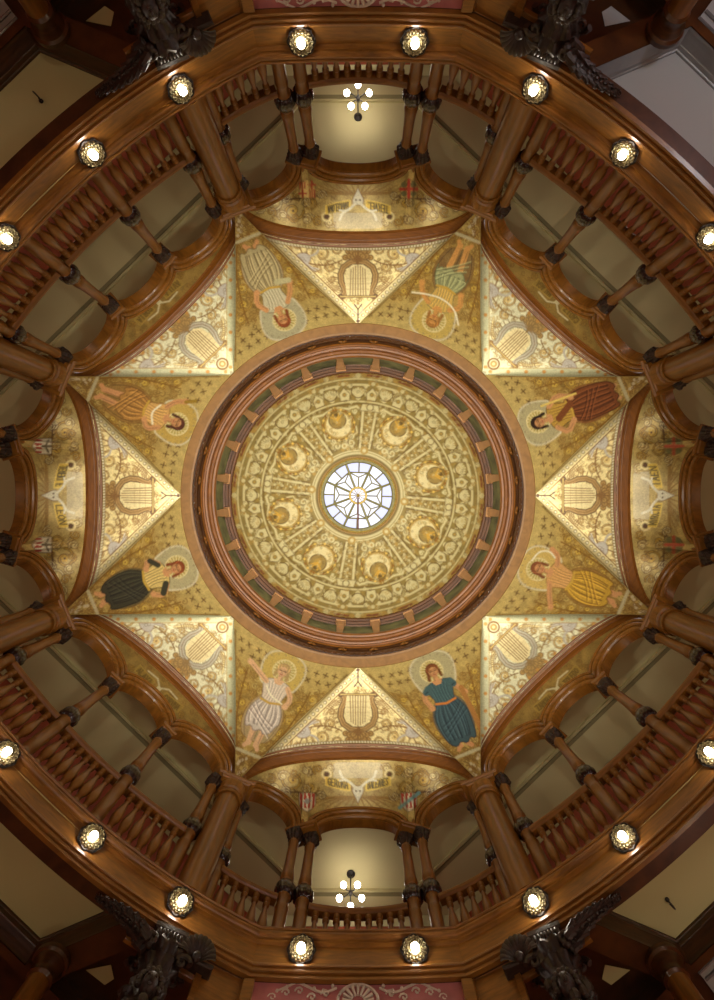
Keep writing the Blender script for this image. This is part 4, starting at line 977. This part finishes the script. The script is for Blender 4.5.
for deg, nm in ((45, 'lower right'), (135, 'lower left'), (225, 'upper left'), (315, 'upper right')):
    a = math.radians(deg); R, cn, hw = LIP[False]
    sg = {45: 1, 135: -1, 225: 1, 315: -1}[deg]                 # end of the diagonal bay that lies inside the picture
    nb = 'bottom' if 'lower' in nm else 'top'
    t0, t1 = 2.92, 3.56
    b0, b1 = sorted((math.asin(sg*t0/R), math.asin(sg*t1/R)))
    wp_ = root('oak_wall_panel', bay(a, sg*3.25, cn+math.sqrt(R*R-3.25**2)+.2, 5.2), 'plain oak wall panel beside the %s rose panel, towards the %s carved column' % (nb, nm), 'wall panel', 'oak wall panels')
    mb = MB(); sweep_arc(mb, a, (R, cn), b0, b1, [(.14, 6.95), (.17, 6.92), (.17, 5.2)], 6); part('panel_field', mb, M['wood'], wp_)
    for u0, u1 in ((0, .12), (.9, 1.0)):
        mb = MB()
        x0, x1 = (b0+(b1-b0)*u0, b0+(b1-b0)*u1) if sg > 0 else (b1+(b0-b1)*u0, b1+(b0-b1)*u1)
        x0, x1 = sorted((x0, x1)); sweep_arc(mb, a, (R, cn), x0, x1, [(.20, 6.93), (.15, 6.93), (.13, 6.90), (.13, 5.2), (.20, 5.2)], 2, close=True)
        part('panel_stile', mb, M['wood'], wp_)
    b2, b3 = sorted((math.asin(sg*1.95/R), math.asin(sg*2.96/R))); mb = MB(); sweep_arc(mb, a, (R, cn), b2, b3, [(.15, 6.93), (.17, 6.90), (.17, 6.66), (.19, 6.63), (.24, 6.63)], 8); part('architrave', mb, M['wood'], wp_)
    # carved column with capital, volutes, bust and brackets
    ap = a+sg*PI/8*1.0; px_, py_ = None, None
    azp = math.radians(deg)+(sg*PI/8)
    CR_ = 6.52
    base = bay(azp, 0, CR_, 0); cc = root('carved_column', (base[0], base[1], 0), 'dark carved column with scrolled capital between the %s panel and %s corner' % (nb, nm), 'column', 'dark carved columns', (0, 0, azp))
    z0 = CAM
    mb = MB()                                                   # block under the entablature
    mb.box((0, 0, z0+6.93), (.36, .46, .10), 0, 0, .02); mb.box((-.02, 0, z0+6.83), (.30, .38, .14), 0, 0, .03); mb.box((0, 0, z0+6.74), (.40, .46, .06), 0, 0, .015)
    for q in range(7): mb.sphere((-.17, -.15+.05*q, z0+6.83), .032, 8, (1, .8, 2.0))
    part('top_block', mb, M['carved'], cc, world=False)
    mb = MB(); mb.lathe([(.16, z0+6.25), (.2, z0+6.3), (.19, z0+6.4), (.24, z0+6.5), (.22, z0+6.56), (.28, z0+6.64), (.27, z0+6.7)], 60, mod=lambda q, z: 1+.12*math.cos(9*q+z*14)+.05*math.sin(17*q-z*30))
    part('capital', mb, M['carved'], cc, world=False)
    for sy in (-1, 1):
        for sx in (-1, 1):
            mb = MB(); c0 = Vector((sx*.14, sy*.27, z0+6.58))
            mb.tube([c0+Vector((sx*.0, sy*math.cos(i*.55)*(.105-.0068*i), math.sin(i*.55)*(.105-.0068*i))) for i in range(14)], [.042-.0016*i for i in range(14)], 8)
            part('volute', mb, M['carved'], cc, world=False)
    mb = MB()                                                   # carved bust with leafage and festoons
    mb.lathe([(.18, z0+4.6), (.24, z0+5.0), (.33, z0+5.35), (.36, z0+5.6), (.30, z0+5.8), (.22, z0+5.95), (.20, z0+6.1), (.23, z0+6.2), (.2, z0+6.28)], 64, mod=lambda q, z: 1+.10*math.cos(7*q+9*z)+.07*math.sin(11*q-16*z))
    r_ = random.Random(deg)
    for q in range(60):
        aa = r_.uniform(0, TAU); zz = r_.uniform(4.9, 6.3); rr_ = .22+.12*math.exp(-((zz-5.6)/.3)**2)
        mb.sphere((rr_*1.02*math.cos(aa), rr_*1.02*math.sin(aa), z0+zz), r_.uniform(.04, .085), 8, (1, 1, r_.uniform(.7, 1.5)))
    part('carved_trunk', mb, M['carved'], cc, world=False)
    mb = MB(); mb.sphere((-.26, 0, z0+6.05), .12, 16, (.95, .85, 1.15)); mb.sphere((-.38, 0, z0+6.03), .026, 8, (1, .8, 1.6)); mb.sphere((-.36, .045, z0+6.08), .02, 8); mb.sphere((-.36, -.045, z0+6.08), .02, 8); mb.sphere((-.365, 0, z0+5.965), .024, 8, (.7, 1.6, .6))
    for q in range(10):
        aa = -1.9+3.8*q/9; mb.sphere((-.26-.1*math.cos(aa)*.2, .13*math.sin(aa), z0+6.07+.13*math.cos(aa)), .045, 8)
    part('carved_face', mb, M['carved'], cc, world=False)
    # shell bracket towards the rose panel
    mb = MB(); n_ = 11; rows = []
    tangent = sg                                                 # +y local of the column is +t direction
    for i in range(n_*4+1):
        ph = PI*i/(n_*4); rib = .5+.5*abs(math.cos(n_*ph/1.0*.5*2)); row = []
        for j in range(7):
            u = j/6; R_ = .05+.20*u; dep = .10*math.sin(u*PI*.6)*(.75+.25*rib)
            row.append((-.10-dep, tangent*(.42+.0+R_*math.cos(ph)*1.0), z0+6.70+R_*math.sin(ph)*1.15*(1+.05*rib)))
        rows.append(row)
    mb.grid(rows); mb.box((-.02, tangent*.45, z0+6.72), (.18, .46, .07), 0, 0, .02); mb.sphere((-.16, tangent*.42, z0+6.70), .065, 10)
    part('shell_bracket', mb, M['carved'], cc, world=False)
    # acanthus leaf bracket along the diagonal opening
    mb = MB(); pts = []; rad_ = []
    for i in range(22):
        u = i/21; pts.append(Vector((-.22+.02*u-.03*math.sin(PI*u), -tangent*(.20+.90*u), z0+6.58+.29*u**.6))); rad_.append(.05*(1-u)**.6+.012)
    mb.tube(pts, rad_, 8)
    for i in range(0, 21, 1):
        u = i/21; L_ = .17*(1-u)**.8+.035; p0 = pts[i]
        for s2 in (-1, 1):
            w = .75+.25*math.sin(i*2.1)
            q1 = p0+Vector((s2*L_*.45-.02, -tangent*L_*.25, -.05*(1-u))); q2 = p0+Vector((s2*L_*.75*w-.04, -tangent*L_*.75, -.02)); q3 = p0+Vector((s2*L_*.6*w-.03, -tangent*L_*1.05, .03))
            mb.tube([p0, q1, q2, q3], [.03, .042*(1-u)+.012, .03*(1-u)+.01, .008], 6)
        if i % 3 == 0: mb.sphere(tuple(p0+Vector((-.03, 0, -.04))), .045*(1-u)+.014, 8)
    mb.tube([pts[0]+Vector((-.06, -tangent*(.08*math.cos(i*.6)*(1-i/16)), .08*math.sin(i*.6)*(1-i/16))) for i in range(13)], [.04-.002*i for i in range(13)], 8)
    part('leaf_bracket', mb, M['carved'], cc, world=False)
    # shaft down to the floor
    mb = MB(); mb.lathe([(.34, 0), (.34, .3), (.28, .36), (.24, .5), (.2, z0+4.4), (.18, z0+4.65)], 28); part('shaft', mb, M['carved'], cc, world=False)
    # coffered aisle ceiling of this corner
    lit_grey = nm == 'upper right'  # this corner's washed-out window light is put into plaster and trim colour
    tn0 = 'aisle_ceiling'
    HA = 7.42
    cf = MB(); cf.add([bay(a, -1.957, 6.2, HA), bay(a, 1.957, 6.2, HA), bay(a, 1.38, 7.69, HA), bay(a, -1.38, 7.69, HA)], [(0, 1, 2, 3)])
    co = struct('ceiling_'+nm.replace(' ', '_'), cf, M['lit_grey'] if lit_grey else M['aisle'])
    # stepped mouldings of the coffer (two sides and the outer end)
    dirl = Vector((1.86-1.38, 6.45-7.69)).normalized(); nl = Vector((-dirl.y, dirl.x))      # pointing away from the coffer on +t side
    steps = [(0, HA+.02), (.006, HA-.03), (.02, HA-.04), (.02, HA-.10), (.035, HA-.115), (.04, HA-.18), (.055, HA-.20), (.055, HA-.25), (.07, HA-.27), (.07, HA-.32)]
    mb = MB(); rows = []
    def off(tq, nq, d, corner):
        return tq, nq
    for d, H in steps:
        ox = d; row = [bay(a, -(1.957+ox*1.07), 6.2, H), bay(a, -(1.38+ox*.72), 7.69+ox, H), bay(a, 1.38+ox*.72, 7.69+ox, H), bay(a, 1.957+ox*1.07, 6.2, H)]; rows.append(row)
    mb.grid(rows); trim(mb, M['lit_greytrim'] if lit_grey else M['wood_deep'])
    # beam soffits around the coffer
    d = .07; HB = HA-.33
    A0, A1 = (1.957+d*1.07, 6.2), (1.38+d*.72, 7.69+d); wbm = .34
    bmn = MB()
    for s2 in (-1, 1):
        i0, i1 = (s2*A0[0], A0[1]), (s2*A1[0], A1[1]); o0, o1 = (s2*(A0[0]+wbm), A0[1]+.12), (s2*(A1[0]+wbm*.93), A1[1]+.36*wbm+.0)
        bmn.add([bay(a, *i0, HB), bay(a, *i1, HB), bay(a, *o1, HB), bay(a, *o0, HB)], [(0, 1, 2, 3)])
        bmn.add([bay(a, *o0, HB), bay(a, *o1, HB), bay(a, *o1, HB+.55), bay(a, *o0, HB+.55)], [(0, 1, 2, 3)])
    bmn.add([bay(a, -3.4, A1[1], HB-.005), bay(a, 3.4, A1[1], HB-.005), bay(a, 3.4, A1[1]+.13, HB-.005), bay(a, -3.4, A1[1]+.13, HB-.005)], [(0, 1, 2, 3)])
    bmn.add([bay(a, -3.4, A1[1]+.13, HB), bay(a, 3.4, A1[1]+.13, HB), bay(a, 3.4, A1[1]+.15, HB+.5), bay(a, -3.4, A1[1]+.15, HB+.5)], [(0, 1, 2, 3)])
    if nm != 'lower left':
        gp = MB(); s3 = -sg if True else sg
        gp.add([bay(a, sg*.2, 7.98, 7.40), bay(a, sg*1.45, 7.98, 7.40), bay(a, sg*1.6, 8.9, 7.40), bay(a, sg*.2, 8.9, 7.40)], [(0, 1, 2, 3)]); struct('ceiling_pale_'+nm.replace(' ', '_'), gp, M['lit_grey'])
        gp = MB()
        for q in range(3): p0, p1 = bay(a, sg*.3, 8.1+.14*q, 7.38), bay(a, sg*1.5, 8.1+.14*q, 7.38); gp.tube([p0, p1], .02, 6)
        trim(gp, M['lit_greytrim'])
    qd = {45: (1, 1), 135: (-1, 1), 225: (-1, -1), 315: (1, -1)}[deg]
    sm = MB(); pq = [(272.4, 474.5), (247, 469.2), (244, 483.5), (253.3, 489.5)]; pq = [(x/AX*7.44/F, y/AY*7.44/F) for x, y in pq]
    sm.add([S(qd[0]*x, qd[1]*y, 7.44) for x, y in pq], [(0, 1, 2, 3)]); struct('ceiling_small_'+nm.replace(' ', '_'), sm, M['lit_grey'] if lit_grey else M['aisle'])
    cx_, cy_ = 4.10*qd[0], 6.42*qd[1]
    pc = root('aisle_column', S(cx_, cy_, -CAM), 'plain brown wooden column in the %s corner beyond the coffered ceiling' % nm, 'column', 'aisle columns')
    mb = MB(); mb.lathe([(.24, 0), (.24, .25), (.18, .3), (.17, 1.2), (.15, CAM+6.75)], 24); part('shaft', mb, M['turned'], pc, world=False)
    mb = MB(); mb.lathe([(.15, CAM+6.74), (.18, CAM+6.78), (.165, CAM+6.82), (.165, CAM+6.88), (.22, CAM+6.95), (.22, CAM+6.99), (.25, CAM+7.02), (.25, CAM+HB-.008)], 24); part('capital', mb, M['wood_dark'], pc, world=False)
    if nm in ('upper left', 'lower right'):
        hx, hy = {'upper left': (-316.5, -394), 'lower right': (308.8, 403.5)}[nm]; hk = root('ceiling_hook', S(hx/AX*HA/F, hy/AY*HA/F, HA), 'small dark iron hook on the cream coffered ceiling of the %s corner' % nm, 'hook')
        mb = MB(); mb.lathe([(.03, 0), (.03, -.02), (.01, -.03)], 10); part('hook_plate', mb, M['iron'], hk, world=False)
        mb = MB(); mb.tube([(0, 0, -.02), (0, 0, -.06)]+[(.05*math.cos(q*.5-PI/2)-.0, .05*math.sin(q*.5), -.10+.05*math.cos(q*.5)) for q in range(1, 9)], .012, 6); part('hook', mb, M['iron'], hk, world=False)
    bo = struct('trim_%d' % (tn[0]+1), bmn, M['wood_dark']); tn[0] += 1
# aisle ceiling beyond the beams
mb = MB(); AI, AO = oct_poly(6.75, 6.6), oct_poly(10.44, 8.99)
HX = 7.46
CO = []
mb.add([], [])
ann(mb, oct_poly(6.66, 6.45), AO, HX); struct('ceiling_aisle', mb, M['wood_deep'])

# ================================================================== ADDED FILL LIGHTS (no fixtures, all out of view)
def light(name, kind, energy, colr, loc, size, aim=None, cone=None):
    l = bpy.data.lights.new(name, kind); l.energy = energy; l.color = colr; l.shadow_soft_size = size
    o = bpy.data.objects.new(name, l); col.objects.link(o); o.location = loc
    if aim is not None:
        o.rotation_euler = (Vector(aim)-Vector(loc)).to_track_quat('-Z', 'Y').to_euler(); l.spot_size = math.radians(cone); l.spot_blend = .5
for d in PN_:
    light('ground_floor_fill', 'POINT', 55, (1.0, .88, .66), bay(math.radians(d), 0, 5.7, 1.2), .25)  # soft fill added below the view, no lamp modelled
    light('vault_fill_spot', 'SPOT', 1330, (1.0, .95, .83), bay(math.radians(d), 0, 4.3, -.3), .2, (0, 0, 12+CAM), 60)  # spots added to brighten the vault, no lamp modelled
light('daylight_fill', 'POINT', 230, (.92, .95, 1.0), bay(math.radians(315), 0, 8.2, 2.4), .5)  # point light added in place of an unseen window's daylight
light('aisle_fill', 'POINT', 60, (1.0, .9, .7), bay(math.radians(45), 0, 8.2, 3.0), .3)  # warm light added to lift the lower right aisle
for k in range(8):
    if not k in (2, 6): light('gallery_fill', 'POINT', {1: 64, 3: 36, 5: 64, 7: 84}.get(k, 40), (.98, .92, .82) if k == 7 else (1.0, .88, .68), bay(math.radians(45*k), 0, 9.0 if k % 2 else 10.0, 8.9), .15)  # lights added out of sight to lift the gallery ceilings
# ================================================================== CAMERA, WORLD, VIEW
cam = bpy.data.cameras.new('camera'); co = bpy.data.objects.new('camera', cam); col.objects.link(co)
co.location = (0, 0, CAM); co.rotation_euler = (PI, 0, 0)
cam.sensor_fit = 'AUTO'; cam.sensor_width = 36.0; cam.lens = F/1000*36.0; cam.clip_start = .05
cam.shift_x = -.001; cam.shift_y = -.0045
sc.camera = co
w = bpy.data.worlds.new('sky'); sc.world = w; w.use_nodes = True
bg = w.node_tree.nodes['Background']; bg.inputs['Color'].default_value = (.86, .88, 1.0, 1); bg.inputs['Strength'].default_value = 1.5
sc.view_settings.view_transform = 'Standard'; sc.view_settings.look = 'None'; sc.view_settings.exposure = 0.0; sc.view_settings.gamma = 1.0; sc.view_settings.use_curve_mapping = False
sc.cycles.max_bounces = 8; sc.cycles.diffuse_bounces = 5
